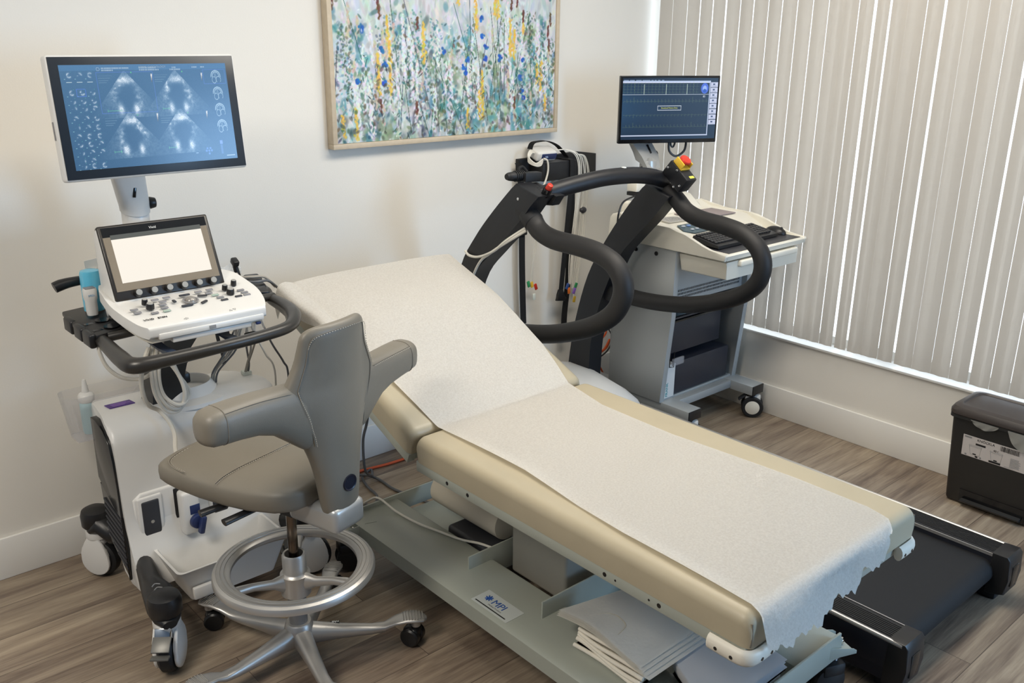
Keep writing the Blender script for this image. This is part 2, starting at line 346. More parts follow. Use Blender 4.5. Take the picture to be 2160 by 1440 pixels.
def paint_meadow():
    W, H = 640, 340; rg = np.random.default_rng(11)
    yy, xx = np.mgrid[0:H, 0:W].astype(np.float32); hgt = yy/H     # row 0 = bottom
    img = np.empty((H, W, 3), np.float32); sky = np.array((226, 228, 234.)); low = np.array((168, 182, 184.))
    k = np.clip(1-hgt*1.9, 0, 1)[..., None]; img[:] = sky*(1-k)+low*k
    def dab(cx, cy, rx, ry, ang, col, al=.9):
        R = int(max(rx, ry)+2); x0, x1 = max(0, int(cx)-R), min(W, int(cx)+R+1); y0, y1 = max(0, int(cy)-R), min(H, int(cy)+R+1)
        if x0 >= x1 or y0 >= y1: return
        X = xx[y0:y1, x0:x1]-cx; Y = yy[y0:y1, x0:x1]-cy; c, s = math.cos(ang), math.sin(ang)
        d = ((X*c+Y*s)/rx)**2+((-X*s+Y*c)/ry)**2
        a = (np.clip(1.3-d, 0, 1)*al)[..., None]; img[y0:y1, x0:x1] = img[y0:y1, x0:x1]*(1-a)+np.array(col, np.float32)*a
    def jit(c, j=16): return [float(np.clip(v+rg.uniform(-j, j), 0, 255)) for v in c]
    pal_bg = [(236, 238, 242), (214, 219, 226), (196, 207, 208), (176, 190, 182), (225, 226, 220), (205, 214, 222)]
    for _ in range(2600):
        dab(rg.uniform(0, W), rg.uniform(0, H), rg.uniform(2, 9), rg.uniform(6, 26), rg.normal(0, .35), jit(pal_bg[rg.integers(6)]), .5)
    pal_lo = [(228, 230, 233), (216, 220, 226), (200, 206, 210), (232, 232, 230), (184, 196, 196), (78, 116, 118), (92, 150, 156), (226, 228, 230), (210, 216, 222), (112, 168, 186), (70, 104, 84), (120, 132, 110), (150, 160, 160), (88, 96, 110), (96, 160, 176), (200, 200, 190), (170, 186, 150), (216, 220, 224), (176, 190, 200)]
    for _ in range(1000):
        y = abs(rg.normal(0, .26))*H; dab(rg.uniform(0, W), y, rg.uniform(3, 9), rg.uniform(6, 20), rg.normal(0, .6), jit(pal_lo[rg.integers(len(pal_lo))]), .6)
    for _ in range(50):                                        # soft teal and white patches
        x, y = rg.uniform(0, W), rg.uniform(0, .75)*H; c = [(104, 172, 184), (226, 230, 234), (226, 230, 234), (206, 214, 222), (150, 170, 140), (84, 140, 150)][rg.integers(6)]
        for q in range(14): dab(x+rg.normal(0, 10), y+rg.normal(0, 16), rg.uniform(4, 9), rg.uniform(5, 14), rg.normal(0, .6), jit(c, 14), .5)
    for _ in range(70):                                        # loose leafy drifts
        x = rg.uniform(0, W); y0 = rg.uniform(.1, .6)*H; c = pal_lo[5+rg.integers(7)]
        for q in range(26): dab(x+rg.normal(0, 9), y0+q*3.2, rg.uniform(1.5, 4), rg.uniform(2, 5), rg.uniform(0, 3), jit(c, 24), .55)
    def stem(x, y0, y1, lean, c, wd=.9):
        n = int((y1-y0)/2)
        for q in range(n): dab(x+lean*q/n*(y1-y0), y0+q*2, wd, 2.4, -lean, c, .8)
    for _ in range(34): stem(rg.uniform(0, W), rg.uniform(0, .3)*H, rg.uniform(.4, .95)*H, rg.normal(0, .22), jit((60, 92, 92), 25))
    def spike(x, y0, y1, col, wd):
        q = y0
        while q < y1:
            f = 1-(q-y0)/(y1-y0)*.5
            dab(x+rg.normal(0, wd*.5*f), q, rg.uniform(2.0, 3.6), rg.uniform(3.0, 6.0), rg.uniform(-.9, .9), jit(col, 20), .72); q += rg.uniform(1.6, 3.0)
    for _ in range(34): y = rg.uniform(.02, .5)*H; spike(rg.uniform(0, W), y, y+rg.uniform(60, 150), (236, 238, 242), 9)
    for _ in range(20): y = rg.uniform(.05, .7)*H; spike(rg.uniform(0, W), y, y+rg.uniform(30, 70), (212, 200, 180), 5)
    Fx = lambda f: f*W
    for fx, a, bb in ((.215, .62, .80), (.175, .30, .56), (.222, .30, .62), (.365, .50, .76), (.60, .72, .93), (.705, .80, 1), (.69, .82, 1), (.765, .54, .80), (.785, .52, .72), (.63, .10, .44), (.615, .12, .30), (.925, .28, .50), (.905, .34, .48), (.95, .14, .26), (.52, .88, .99), (.83, .70, .78), (.03, .04, .18), (.08, .02, .22), (.56, .04, .18)):
        spike(Fx(fx), a*H*.98, bb*H*.98, (240, 202, 92), 6.5)
    for fx, fy in ((.115, .70), (.19, .58), (.20, .48), (.195, .37), (.09, .38), (.455, .56), (.545, .45), (.56, .50), (.55, .42), (.625, .78), (.63, .66), (.645, .59), (.645, .51), (.715, .52), (.82, .38), (.83, .28), (.835, .23), (.83, .50)):
        for q in range(8): dab(Fx(fx)+rg.normal(0, 2.6), fy*H+rg.normal(0, 2.8), rg.uniform(3, 5), rg.uniform(3, 5), rg.uniform(0, 3), jit((52, 112, 196), 22), .9)
    for fx, fy in ((.17, .92), (.18, .86), (.185, .80), (.005, .85), (.80, .90), (.77, .88), (.83, .80), (.96, .70), (.965, .60), (.97, .78), (.34, .74), (.33, .20), (.18, .22), (.79, .20)):
        spike(Fx(fx), fy*H-12, fy*H+14, (120, 78, 66), 2.5)
    for _ in range(360): dab(rg.uniform(0, W), abs(rg.normal(0, .38))*H, rg.uniform(2, 5), rg.uniform(3, 8), rg.uniform(-1.2, 1.2), jit([(104, 118, 96), (90, 98, 92), (120, 108, 92), (140, 150, 128), (70, 110, 116)][rg.integers(5)], 18), .7)
    for _ in range(110): dab(rg.uniform(0, W), rg.uniform(0, .55)*H, rg.uniform(.8, 1.6), rg.uniform(3, 9), rg.uniform(-1, 1), jit([(34, 60, 66), (60, 64, 60), (245, 245, 245)][rg.integers(3)], 15), .8)
    for _ in range(260): dab(rg.uniform(0, W), rg.uniform(0, 1)*H, rg.uniform(1.0, 2.2), rg.uniform(2, 6), rg.uniform(-1.5, 1.5), jit([(250, 250, 250), (196, 202, 208), (222, 226, 232)][rg.integers(3)], 8), .7)
    img = (img-128)*1.04+128-20
    g = np.clip(img/255, 0, 1); lum = g.mean(-1)
    g = np.where(g <= .04045, g/12.92, ((g+.055)/1.055)**2.4)
    return g, (lum-.5)*.0016
pic, relief = paint_meadow()
colour_sheet('canvas', pic, lambda u, v: (PX0+fw+u*(PX1-PX0-2*fw), -.036, PZ0+fw+.001+v*(PZ1-PZ0-2*fw-.002)), t, rough=.55, disp=relief)
# ------------------------------------------------------------ examination table
T0, T1 = -2.375, -1.64; HY, FY = -1.152, -2.345          # near / far side, hinge, foot
ET = thing('examination_table', (-2.0, -1.45, 0), 'cream vinyl examination table with raised back on a grey steel base', 'examination table')
def cushion(L, w, h, r, crown=.004):
    """padded slab: x across, y along (0..L), top at z=0"""
    n = 22; rings = []
    ys = [0, .0008, .003, .007, .012, .018, .024, .03]+[.03+(L-.06)*k/14 for k in range(1, 14)]+[L-.03, L-.024, L-.018, L-.012, L-.007, L-.003, L-.0008, L]
    for y in ys:
        e = min(y, L-y); ins = r*(1-math.sqrt(max(0, 1-(1-min(1, e/r))**2)))*.8
        ring = []
        q_ = [0, .0008, .003, .007, .012, .018, .024, r]
        xs_ = [-1+2*a/w for a in q_]+[-1+2*(r+(w-2*r)*k/8)/w for k in range(1, 8)]+[1-2*a/w for a in reversed(q_)]
        for s in xs_:
            d = (1-abs(s))*w/2
            z = -r*(1-math.sqrt(max(0, 1-(1-min(1, d/r))**2)))-ins+crown*(1-s*s)
            ring.append((s*(w/2-ins*.5), y, z))
        ring.append((w/2-ins*.6-.004, y+(0 if 0 < y < L else 0), -h)); ring.append((-w/2+ins*.6+.004, y, -h))
        rings.append(ring)
    return B().loft(rings)
xc = (T0+T1)/2; wd = T1-T0
obj('seat_cushion', cushion(HY-FY, wd, .082, .03).warp(lambda p: (xc+p.x, FY+p.y, .660+p.z)), vinyl, ET)
A = math.radians(22.6); ca, sa = math.cos(A), math.sin(A)
def bk(x, s, h): return (x, HY+.004+s*ca-h*sa, .662+s*sa+h*ca)     # s along the back section, h above its top
BL = .80
bc = obj('back_cushion', cushion(BL, wd, .085, .032).warp(lambda p: bk(xc+p.x, p.y, p.z)), vinyl, ET)
# corner welt seams at the foot
for x in (T0+.012, T1-.012):
    obj('corner_seam', B().tube([(x, FY+.004, .640), (x+(.0 if x < -2 else 0), FY+.001, .61), (x, FY+.004, .582)], .0018, 6, 3), seam, ET)
# steel rails under the cushions
rb = B(); rb.box(T0+.006, T0+.036, FY+.01, HY, .545, .579, .003).box(T1-.036, T1-.006, FY+.01, HY, .545, .579, .003)
rb.box(T0+.036, T1-.036, FY+.01, FY+.04, .545, .579, .003).box(T0+.036, T1-.036, HY-.04, HY-.005, .545, .579, .003)
sr = obj('seat_rail', rb, rail_m, ET)
for y in (-1.305, -1.40, -1.93, -1.965, -2.07, -2.10):
    obj('rail_hole', B().cyl((T0+.0055, y, .562), (T0+.009, y, .562), .006 if y in (-1.305, -1.40, -1.93, -2.10) else .003, seg=14), gloss, sr)
bb = B()
for x in (T0+.006, T1-.036):
    q = [bk(x, s, h) for s, h in ((-.0, -.118), (-.0, -.086), (BL-.01, -.086), (BL-.01, -.118))]; bb.prism(q, (.03, 0, 0), .003)
for s in (.005, BL-.05):
    q = [bk(T0+.036, s, -.118), bk(T0+.036, s, -.088), bk(T0+.036, s+.03, -.088), bk(T0+.036, s+.03, -.118)]; bb.prism(q, (wd-.072, 0, 0), .003)
obj('back_rail', bb, rail_m, ET)
gs = B().cyl((-2.0, -1.28, .30), bk(-2.0, .38, -.10), .016, .012).cyl((-2.0, -1.28, .30), (-2.0, -1.05, .43), .024)
obj('tilt_actuator', gs, dgray, ET)
# white corner bumpers at the foot and by the head
def bumper(cx, cy, sx, sy):
    p = [(cx-.07*sx*0+0, cy+.10*sy, .557), (cx, cy+.02*sy, .557), (cx+.004*sx, cy+.005*sy, .557), (cx-.02*sx, cy, .557), (cx-.085*sx, cy, .557)]
    b = B().tube([(cx, cy+.10*sy, .556), (cx, cy+.03*sy, .556), (cx-.008*sx, cy+.008*sy, .556), (cx-.03*sx, cy, .556), (cx-.085*sx, cy, .556)], .017, 12, 5, flat=(1.15, .72), up=(0, 0, 1))
    o = obj('corner_bumper', b, offwhite, ET)
    for y in (.035, .075):
        h = B(); h.cyl((cx+.0105*sx, cy+y*sy, .553), (cx+.0128*sx, cy+y*sy, .553), .0045, seg=10); obj('screw_hole', h, gloss, o)
    for x in (.035, .07):
        h = B(); h.cyl((cx-x*sx, cy-.0105*sy, .553), (cx-x*sx, cy-.0128*sy, .553), .0045, seg=10); obj('screw_hole', h, gloss, o)
bumper(T0+.0, FY-.002, -1, 1); bumper(T1-.0, FY-.002, 1, 1)
b = B().tube([bk(T1+.016, .38, -.05), bk(T1+.040, .42, -.05), bk(T1+.040, .47, -.05), bk(T1+.016, .51, -.05)], .012, 10, 4); obj('side_handle', b, white, ET)
# base frame: wide channel beams around a shelf, splayed caster brackets
bf = B()
bf.prism([(-2.352, -.70, .135), (-2.352, -.70, .185), (-2.34, -.70, .190), (-2.150, -.70, .190), (-2.138, -.70, .185), (-2.138, -.70, .135)], (0, -1.50, 0), .003)
bf.prism([(-1.862, -.70, .135), (-1.862, -.70, .185), (-1.850, -.70, .190), (-1.66, -.70, .190), (-1.648, -.70, .185), (-1.648, -.70, .135)], (0, -1.50, 0), .003)
bf.box(-2.14, -1.86, -1.24, -.72, .130, .137).box(-2.14, -1.86, -2.20, -1.58, .130, .137)
bf.box(-2.30, -1.70, -.703, -.695, .135, .205, .002)
bf.box(-2.24, -1.76, -1.243, -1.237, .135, .235, .002).box(-2.24, -1.76, -1.583, -1.577, .135, .245, .002)
bf.box(-2.33, -1.67, -2.206, -2.198, .135, .215, .002)
base = obj('base_frame', bf, rail_m, ET)
tx = dict(zip('cd', (0, 0)))
st_b = B().box(-2.336, -2.232, -1.455, -1.345, .1902, .1908)
lab = obj('maker_label', B().prism([(-2.335, -1.37, .1903), (-2.262, -1.37, .1903), (-2.262, -1.53, .1903), (-2.335, -1.53, .1903)], (0, 0, .0006)), mat('label_grey', 'c3c8c4', .4, bump=.02), base)
for a in range(8):
    an = a*math.pi/4
    obj('label_mark', B().tube([(-2.292, -1.405, .1912), (-2.292+.013*math.cos(an), -1.405+.013*math.sin(an), .1912)], .0022, 6, 1), inkb, base)
text('label_lettering', 'MPI', .036, (-2.305, -1.425, .191), (0, -1, 0), (1, 0, 0), inkb, base)
text('label_lettering', 'Medical Products', .0085, (-2.316, -1.425, .191), (0, -1, 0), (1, 0, 0), inkg, base)
obj('label_rule', B().box(-2.327, -2.323, -1.515, -1.38, .1909, .1913), ink, base)
col = B().box(-2.085, -1.915, -1.52, -1.27, .137, .40, .012, 3).box(-2.06, -1.94, -1.49, -1.30, .40, .545, .008)
obj('lift_column', col, mat('grey_beige_paint', 'a6a49b', .4, .2, bump=.03), ET)
obj('motor_box', B().box(-2.125, -1.93, -1.225, -.98, .137, .196, .012, 3), dgray, ET)
def table_caster(x, y, sx, sy):
    """splayed sheet bracket with three nuts, carrying a swivel castor"""
    d = V((sx, sy, 0)).normalized(); n = V((-d.y, d.x, 0)); o = V((x, y, .155))
    b = B()
    P = lambda a, c, z: o+d*a+n*c+V((0, 0, z))
    b.prism([P(-.06, -.045, -.004), P(.085, -.045, -.004), P(.085, .045, -.004), P(-.06, .045, -.004)], (0, 0, .004), .001)
    for c in (-.047, .044):
        b.prism([P(-.06, c, -.004), P(-.06, c, .036), P(-.02, c, .036), P(.075, c, .014), P(.086, c, .006), P(.086, c, -.004)], n*.003, .0006)
    br = obj('castor_bracket', b, rail_m, ET)
    for a, c in ((.07, 0), (.02, .028), (.02, -.028)):
        k = B(); k.cyl(P(a, c, 0), P(a, c, .012), .0065, seg=6).cyl(P(a, c, .012), P(a, c, .02), .004, seg=10)
        obj('nut', k, chrome, br)
    c0 = o+d*.045
    obj('castor_swivel', B().cyl(c0+V((0, 0, -.004)), c0+V((0, 0, -.030)), .026, .022).cyl(c0+V((0, 0, -.03)), c0+V((0, 0, -.04)), .018), chrome, br)
    w0 = c0-d*.018; w0.z = .052
    for s in (-.016, .016): obj('castor_wheel', B().cyl(w0+n*(s-.012), w0+n*(s+.012), .052, seg=28, bev=.006), black, br)
    obj('castor_fork', B().obox(w0+V((0, 0, .040))+d*.008, (.075, .066, .042), M.Rotation(math.atan2(d.y, d.x), 3, 'Z'), .010), black, br)
table_caster(-2.335, -.735, -.75, .25); table_caster(-1.665, -.735, .75, .25)
table_caster(-2.335, -2.165, -.75, -.25); table_caster(-1.70, -2.165, .75, -.30)

# paper sheet over the table -------------------------------------------------
pap = bpy.data.materials.new('crepe_paper'); pap.use_nodes = True
N = pap.node_tree.nodes; L = pap.node_tree.links; bs = N['Principled BSDF']
bs.inputs['Base Color'].default_value = (*lin('efebe4'), 1); bs.inputs['Roughness'].default_value = .85
tc = N.new('ShaderNodeTexCoord'); n1 = N.new('ShaderNodeTexNoise'); n1.inputs['Scale'].default_value = 170; n1.inputs['Detail'].default_value = 6; n1.inputs['Roughness'].default_value = .7
n2 = N.new('ShaderNodeTexNoise'); n2.inputs['Scale'].default_value = 12; n2.inputs['Detail'].default_value = 3
L.new(tc.outputs['Object'], n1.inputs['Vector']); L.new(tc.outputs['Object'], n2.inputs['Vector'])
rp = N.new('ShaderNodeValToRGB'); rp.color_ramp.elements[0].position = .33; rp.color_ramp.elements[0].color = (*lin('e5e1da'), 1)
rp.color_ramp.elements[1].position = .62; rp.color_ramp.elements[1].color = (*lin('f3f0ea'), 1); L.new(n1.outputs['Fac'], rp.inputs['Fac']); L.new(rp.outputs['Color'], bs.inputs['Base Color'])
bp = N.new('ShaderNodeBump'); bp.inputs['Strength'].default_value = .35; bp.inputs['Distance'].default_value = .003
L.new(n1.outputs['Fac'], bp.inputs['Height']); L.new(bp.outputs['Normal'], bs.inputs['Normal'])
def lerp(tab, x):
    for (a, p), (b, q) in zip(tab, tab[1:]):
        if x <= b: return p+(q-p)*max(0, (x-a)/(b-a))
    return tab[-1][1]
LEN_S = HY-FY
PL = [(-.04, -2.352), (.12, -2.338), (.35, -2.325), (.8, -2.286), (1.2, -2.289), (1.6, -2.33), (2.2, -2.352)]   # left edge x by distance from the head
PR = [(-.04, -1.668), (.3, -1.655), (.6, -1.675), (.8, -1.72), (1.0, -1.770), (1.3, -1.779), (1.7, -1.752), (2.3, -1.748)]
TORN = [(0, .075), (.1, .10), (.22, .095), (.35, .115), (.5, .085), (.62, .11), (.70, .06), (.80, .085), (.92, .02), (1, -.055)]
def pap_pt(u, v):
    """u 0 left..1 right, v 0 head..1 torn foot edge"""
    tear = lerp(TORN, u)+(.006*math.sin(61*u)+.004*math.sin(143*u+1))*(v > .97)
    if u > .985: tear -= .02*(u-.985)/.015
    tot = BL+LEN_S+tear; d = -.02+v*(tot+.02)
    x = lerp(PL, d)*(1-u)+lerp(PR, d)*u
    h = .0055+.0012*math.sin(7*d+3*u)
    if d < BL:
        s = BL-d; pil = .050*math.exp(-((d-.30)/.26)**2)*(1-abs(2*u-1)**4*.75)      # the pillow under the paper
        e = max(0, min(1, (d-.0)/.02)); sg = min(1, s/.10)
        if d < 0: p = V(bk(x, BL+.004, -.02+d*3+.02)); return p
        return V(bk(x, s, .0045+pil*1.0+h*sg))
    q = d-BL
    if q < LEN_S-.02:
        lift = .006*math.exp(-((u-0)/.05)**2)*abs(math.sin(5*q))
        return V((x, HY-q, .660+h+lift+.001))
    o = q-(LEN_S-.02); r = .03
    if o < r*1.45:
        a = o/r; return V((x, FY+.02-r*math.sin(a), .6665-r*(1-math.cos(a))))
    a = 1.45; o2 = o-r*a; dy = -r*math.sin(a); dz = -r*(1-math.cos(a))
    flare = .35-.25*u
    return V((x-.01*o2*(1-u), FY+.02+dy-o2*flare-.006*math.sin(9*u), .6665+dz-o2*.92))
b = B().grid(pap_pt, 90, 190); bmesh.ops.solidify(b.bm, geom=list(b.bm.faces), thickness=-.0006)
tpo = obj('table_paper', b, pap, label='long white crepe paper sheet spread over the examination table with a torn foot end', cat='paper sheet', org=(-2.0, -1.4, .66), ang=60)

def flap(u, v):
    d = -.012+u*.43; e = pap_pt(0, (d+.02)/(BL+LEN_S+.075+.02))
    w_ = (.125*(1-u)**.8+.012); o = v*w_; r = .035
    out = min(o, r+.02); dn = max(0, o-.045); k = min(1, v*5)
    return V((e[0]-out*1.15-.010*math.sin(3*v+5*u)*v, e[1]+.012*math.sin(8*u)*v-.02*v*(1-u), e[2]+.012*k-.18*out-dn*.95+.012*math.sin(11*u+1)*v*(1-v*.4)))
g = B().grid(flap, 26, 14); bmesh.ops.solidify(g.bm, geom=list(g.bm.faces), thickness=.0006)
obj('folded_flap', g, pap, tpo, ang=60)
# ------------------------------------------------------------ treadmill
TM = thing('treadmill', (-1.15, -1.2, 0), 'black stress test treadmill with curved handrails and a red emergency stop button', 'treadmill')
xl0, xl1, xr0, xr1 = -1.545, -1.447, -.842, -.742      # side rails
YE = -2.33; YF = -.66
belt_m = mat('treadmill_belt', '131417', .75, bump=.25, bscale=900)
n = 10; prof = [(YE+.075+.045*math.cos(a)-.0, .105+.045*math.sin(a)) for a in [math.radians(90+18*k) for k in range(n+1)]]
ring = [(y, z) for y, z in prof]+[(YF+.12, .06)]+[(YF+.12, .15)]
obj('belt', B().prism([(xl1-.01, y, z) for y, z in ring], (xr0-xl1+.02, 0, 0)), belt_m, TM)
for x0, x1, out in ((xl0, xl1, -1), (xr0, xr1, 1)):
    obj('deck_rail', B().box(x0+.004, x1-.004, YE+.004, YF, .075, .172, .003), mat('anodised_dark_blue', '2c2e37', .4, .4, bump=.03), TM)
    b = B().box(x0+.006, x1-.006, YE+.004, YF, .170, .178)
    k = x0+.018
    while k < x1-.014: b.box(k, k+.0045, YE+.004, YF, .178, .1798); k += .0085
    obj('foot_rail_tread', b, rubber, TM)
    e0 = x0 if out < 0 else x1
    obj('edge_strip', B().cyl((e0-out*.002, YE+.004, .175), (e0-out*.002, YF, .175), .0075, seg=12), alu, TM)
    i0 = x1 if out < 0 else x0
    obj('inner_edge_strip', B().box(i0-.002, i0+.002, YE+.004, YF, .168, .1785), alu, TM)
    c = B().prism([(x0-.003, YE+.03, .03), (x0-.003, YE-.012, .045), (x0-.003, YE-.018, .10), (x0-.003, YE-.014, .172), (x0-.003, YE-.004, .184), (x0-.003, YE+.045, .182), (x0-.003, YE+.05, .03)], (x1-x0+.006, 0, 0), .004)
    ec = obj('end_cap', c, black, TM)
    obj('end_cap_recess', B().obox(((x0+x1)/2, YE-.0165, .105), (.05, .006, .075), None, .004), gloss, ec)
    obj('foot', B().box(x0+.02, x1-.02, YE+.02, YE+.08, 0, .035, .006), rubber, TM)
    obj('foot', B().box(x0+.02, x1-.02, YF-.10, YF-.04, 0, .08, .006), rubber, TM)
# lower side skirt, dropping towards the front
for x in (xl0+.006, xr1-.01):
    obj('side_skirt', B().prism([(x, YE+.05, .035), (x, YE+.05, .078), (x, YF, .078), (x, YF, .02), (x, -1.9, .03)], (.004, 0, 0)), mat('anodised_dark_blue', '2c2e37'), TM)
# motor hood
hp = [(-.70, .05), (-.70, .19), (-.66, .245), (-.58, .285), (-.42, .315), (-.26, .315), (-.17, .285), (-.13, .20), (-.13, .05)]
def hood(u, v): pass
rings = []
for k in range(13):
    s = -1+2*k/12; x = (xl0+xr1)/2+s*.40; sh = 1-abs(s)**6*.25; ins = .02*abs(s)**8
    rings.append([(x, y+(ins if y < -.4 else -ins), .04+(z-.04)*sh) for y, z in hp])
obj('motor_hood', B().loft(rings), white, TM, ang=30)
# uprights
LUF = [(-.15, .22), (-.20, .58), (-.299, .882), (-.396, 1.026), (-.508, 1.148), (-.637, 1.270)]
LUR = [(-.766, 1.237), (-.721, 1.194), (-.674, 1.141), (-.585, 1.057), (-.494, .975), (-.389, .867), (-.32, .70), (-.285, .48), (-.27, .22)]
RUF = [(-.235, .10), (-.262, .350), (-.296, .533), (-.363, .749), (-.459, .921), (-.576, 1.088), (-.680, 1.210)]
RUR = [(-.812, 1.171), (-.725, 1.065), (-.626, .960), (-.553, .873), (-.489, .740), (-.437, .605), (-.408, .478), (-.394, .385), (-.385, .10)]
def smooth_poly(front, rear, x):
    f = spline([(x, *p) for p in front], 4); r = spline([(x, *p) for p in rear], 4); return f+r
lu = obj('upright', B().prism(smooth_poly(LUF, LUR, -1.52), (.085, 0, 0), .010, 3), frame_b, TM)
ru = obj('upright', B().prism(smooth_poly(RUF, RUR, -.82), (.085, 0, 0), .010, 3), frame_b, TM)
obj('upright_cap', B().prism([(-1.436, -.62, 1.262), (-1.436, -.775, 1.232), (-1.436, -.745, 1.192), (-1.436, -.62, 1.18)], (.05, 0, 0), .008), frame_b, TM)
obj('crossbar', B().tube([(-1.46, -.690, 1.222), (-1.40, -.715, 1.240), (-1.30, -.735, 1.258), (-1.16, -.755, 1.273), (-1.0, -.762, 1.270), (-.87, -.755, 1.252), (-.78, -.745, 1.228)], .033, 18, 5), frame_b, TM)
LL = [(-.640, 1.165), (-.689, 1.150), (-.735, 1.105), (-.813, 1.082), (-.949, 1.079), (-1.048, 1.070), (-1.124, 1.043), (-1.165, .990), (-1.165, .930), (-1.124, .862), (-1.034, .798), (-.914, .745), (-.786, .705), (-.621, .672), (-.42, .655), (-.30, .65)]
RL = [(-.755, 1.190), (-.809, 1.154), (-.863, 1.112), (-.938, 1.090), (-1.057, 1.080), (-1.149, 1.062), (-1.222, 1.018), (-1.252, .953), (-1.234, .879), (-1.165, .815), (-1.042, .758), (-.898, .715), (-.743, .690), (-.592, .682), (-.470, .690)]
hl = obj('handrail', B().tube([(-1.485, *p) for p in LL], .037, 18, 5), foam, TM)
hr = obj('handrail', B().tube([(-.765, *p) for p in RL], .036, 18, 5), foam, TM)
obj('handrail_collar', B().cyl((-1.485, -.668, 1.158), (-1.485, -.708, 1.130), .040, seg=20, bev=.003), rubber, hl)
obj('support_stub', B().prism([(-.80, -.44, .72), (-.80, -.52, .715), (-.80, -.50, .64), (-.80, -.42, .65)], (.06, 0, 0), .005), frame_b, TM)
# emergency stop console on the right
Q = M.Rotation(math.radians(40), 3, 'X')
cc = V((-.792, -.834, 1.258))
con = obj('stop_console', B().obox(cc, (.066, .118, .072), Q, .006), frame_b, TM)
up = Q@V((0, 0, 1)); fw = Q@V((0, -1, 0))
pb = cc+up*.036+fw*(-.022)
obj('stop_guard', B().obox(pb+up*.004, (.056, .058, .010), Q, .004).obox(pb+up*.016+V((-.026, 0, 0)), (.006, .050, .030), Q, .002).obox(pb+up*.016+V((.026, 0, 0)), (.006, .050, .030), Q, .002), yellow, con)
obj('stop_button', B().lathe([(.012, 0), (.012, .014), (.021, .016), (.025, .020), (.025, .026), (.022, .030), (.010, .032), (.001, .032)], pb+up*.008, up, 24), red, con)
obj('stop_label', B().obox(cc+up*.0364+fw*.044+V((.008, 0, 0)), (.028, .012, .001), Q), mat('label_yellow', 'dfe05a', .5, bump=.02), con)
for a, c in ((-.046, .004), (-.006, .028), (.046, -.006), (.028, -.03)):
    o = cc+fw*a+up*c; obj('bolt', B().cyl(o+V((-.033, 0, 0)), o+V((-.038, 0, 0)), .0055, seg=10, bev=.001), chrome, con)
obj('bolt', B().cyl((-1.5195, -.655, 1.215), (-1.5235, -.655, 1.215), .006, seg=10, bev=.001), chrome, lu)
obj('white_button', B().ball((-1.055, -.762, 1.3045), .011, .011, .004), clip_w, TM)
# red safety button and its black tether grip on the left post
rbn = obj('safety_button_base', B().cyl((-1.468, -.745, 1.235), (-1.468, -.762, 1.262), .017, seg=16), gloss, TM)
obj('safety_button', B().cyl((-1.468, -.758, 1.256), (-1.468, -.775, 1.278), .0125, .0115, 18, .003), red, rbn)
tg = B().tube([(-1.532, -.60, 1.292), (-1.52, -.60, 1.292), (-1.505, -.605, 1.292), (-1.47, -.61, 1.291)], [.011, .016, .018, .017], 14, 4)
for k in range(5): tg.cyl((-1.497+k*.009, -.607, 1.292), (-1.493+k*.009, -.607, 1.292), .021, seg=16)
tgo = obj('tether_grip', tg, rubber, TM)
obj('tether_block', B().obox((-1.425, -.620, 1.286), (.085, .036, .036), M.Rotation(.05, 3, 'Y'), .004), rubber, tgo)
obj('tether_cord', B().tube([(-1.475, -.605, 1.30), (-1.468, -.60, 1.318), (-1.45, -.60, 1.322), (-1.437, -.61, 1.305)], .006, 8, 6), strap_m, TM)
cb = [(-1.445, -.655, 1.075), (-1.47, -.60, 1.035), (-1.525, -.52, .995), (-1.535, -.43, .965), (-1.527, -.375, .985), (-1.45, -.40, .985), (-1.43, -.50, 1.02), (-1.45, -.60, 1.05)]
obj('post_cable', B().tube([(-1.50, -.675, 1.105), (-1.532, -.60, 1.047), (-1.534, -.53, .995), (-1.533, -.44, .955), (-1.532, -.375, .948), (-1.530, -.345, .962)], .0055, 8, 6), cable_w, TM)
obj('post_cable', B().tube([(-1.50, -.680, 1.096), (-1.532, -.59, 1.034), (-1.531, -.50, .978), (-1.529, -.44, .935), (-1.528, -.39, .86), (-1.528, -.36, .78), (-1.52, -.33, .62)], .0055, 8, 6), cable_w, TM)
# ------------------------------------------------------------ heart monitor trolley in the corner
CT = thing('ecg_trolley', (-.355, -.55, 0), 'grey wheeled trolley with white top and blue monitor in the room corner', 'medical trolley')
X0, X1 = -.655, -.06
def prof(x, pts): return [(x, *p) for p in pts]
# cabinet: two side panels, back, shelf deck, inner drawers
side = [(-.370, .17), (-.370, .905), (-.740, .905), (-.735, .60), (-.700, .17)]
for x in (X0, X1-.03):
    sp = obj('side_panel', B().prism(prof(x, side), (.03, 0, 0), .004), cartm, CT)
    if x == X0:
        for y in (-.504, -.626): obj('plug_cap', B().cyl((X0+.001, y, .874), (X0-.004, y, .874), .010, seg=16, bev=.0015), black, sp)
obj('back_panel', B().box(X0+.03, X1-.03, -.385, -.372, .17, .90), cartm, CT)
obj('floor_panel', B().box(X0+.03, X1-.03, -.69, -.385, .165, .18, .002), cartm, CT)
vp = obj('vent_panel', B().box(X0+.03, X1-.03, -.706, -.694, .645, .90), cartm, CT)
vb = B()
for r in range(3):
    for k in range(46):
        x = X0+.05+k*.0108; z = .703-r*.016; vb.box(x, x+.0048, -.7072, -.7058, z-.0052, z+.0052)
obj('vent_slots', vb, gloss, vp)
obj('inner_shelf', B().box(X0+.03, X1-.03, -.69, -.385, .560, .568), dgray, CT)
navyg = mat('navy_grey_plastic', '2a2c36', .4, bump=.04, bscale=300)
obj('upper_drawer', B().box(X0+.032, X1-.13, -.672, -.40, .385, .545, .004), navyg, CT)
ld = obj('lower_drawer', B().box(X0+.11, X1-.07, -.690, -.40, .185, .345, .004), navyg, CT)
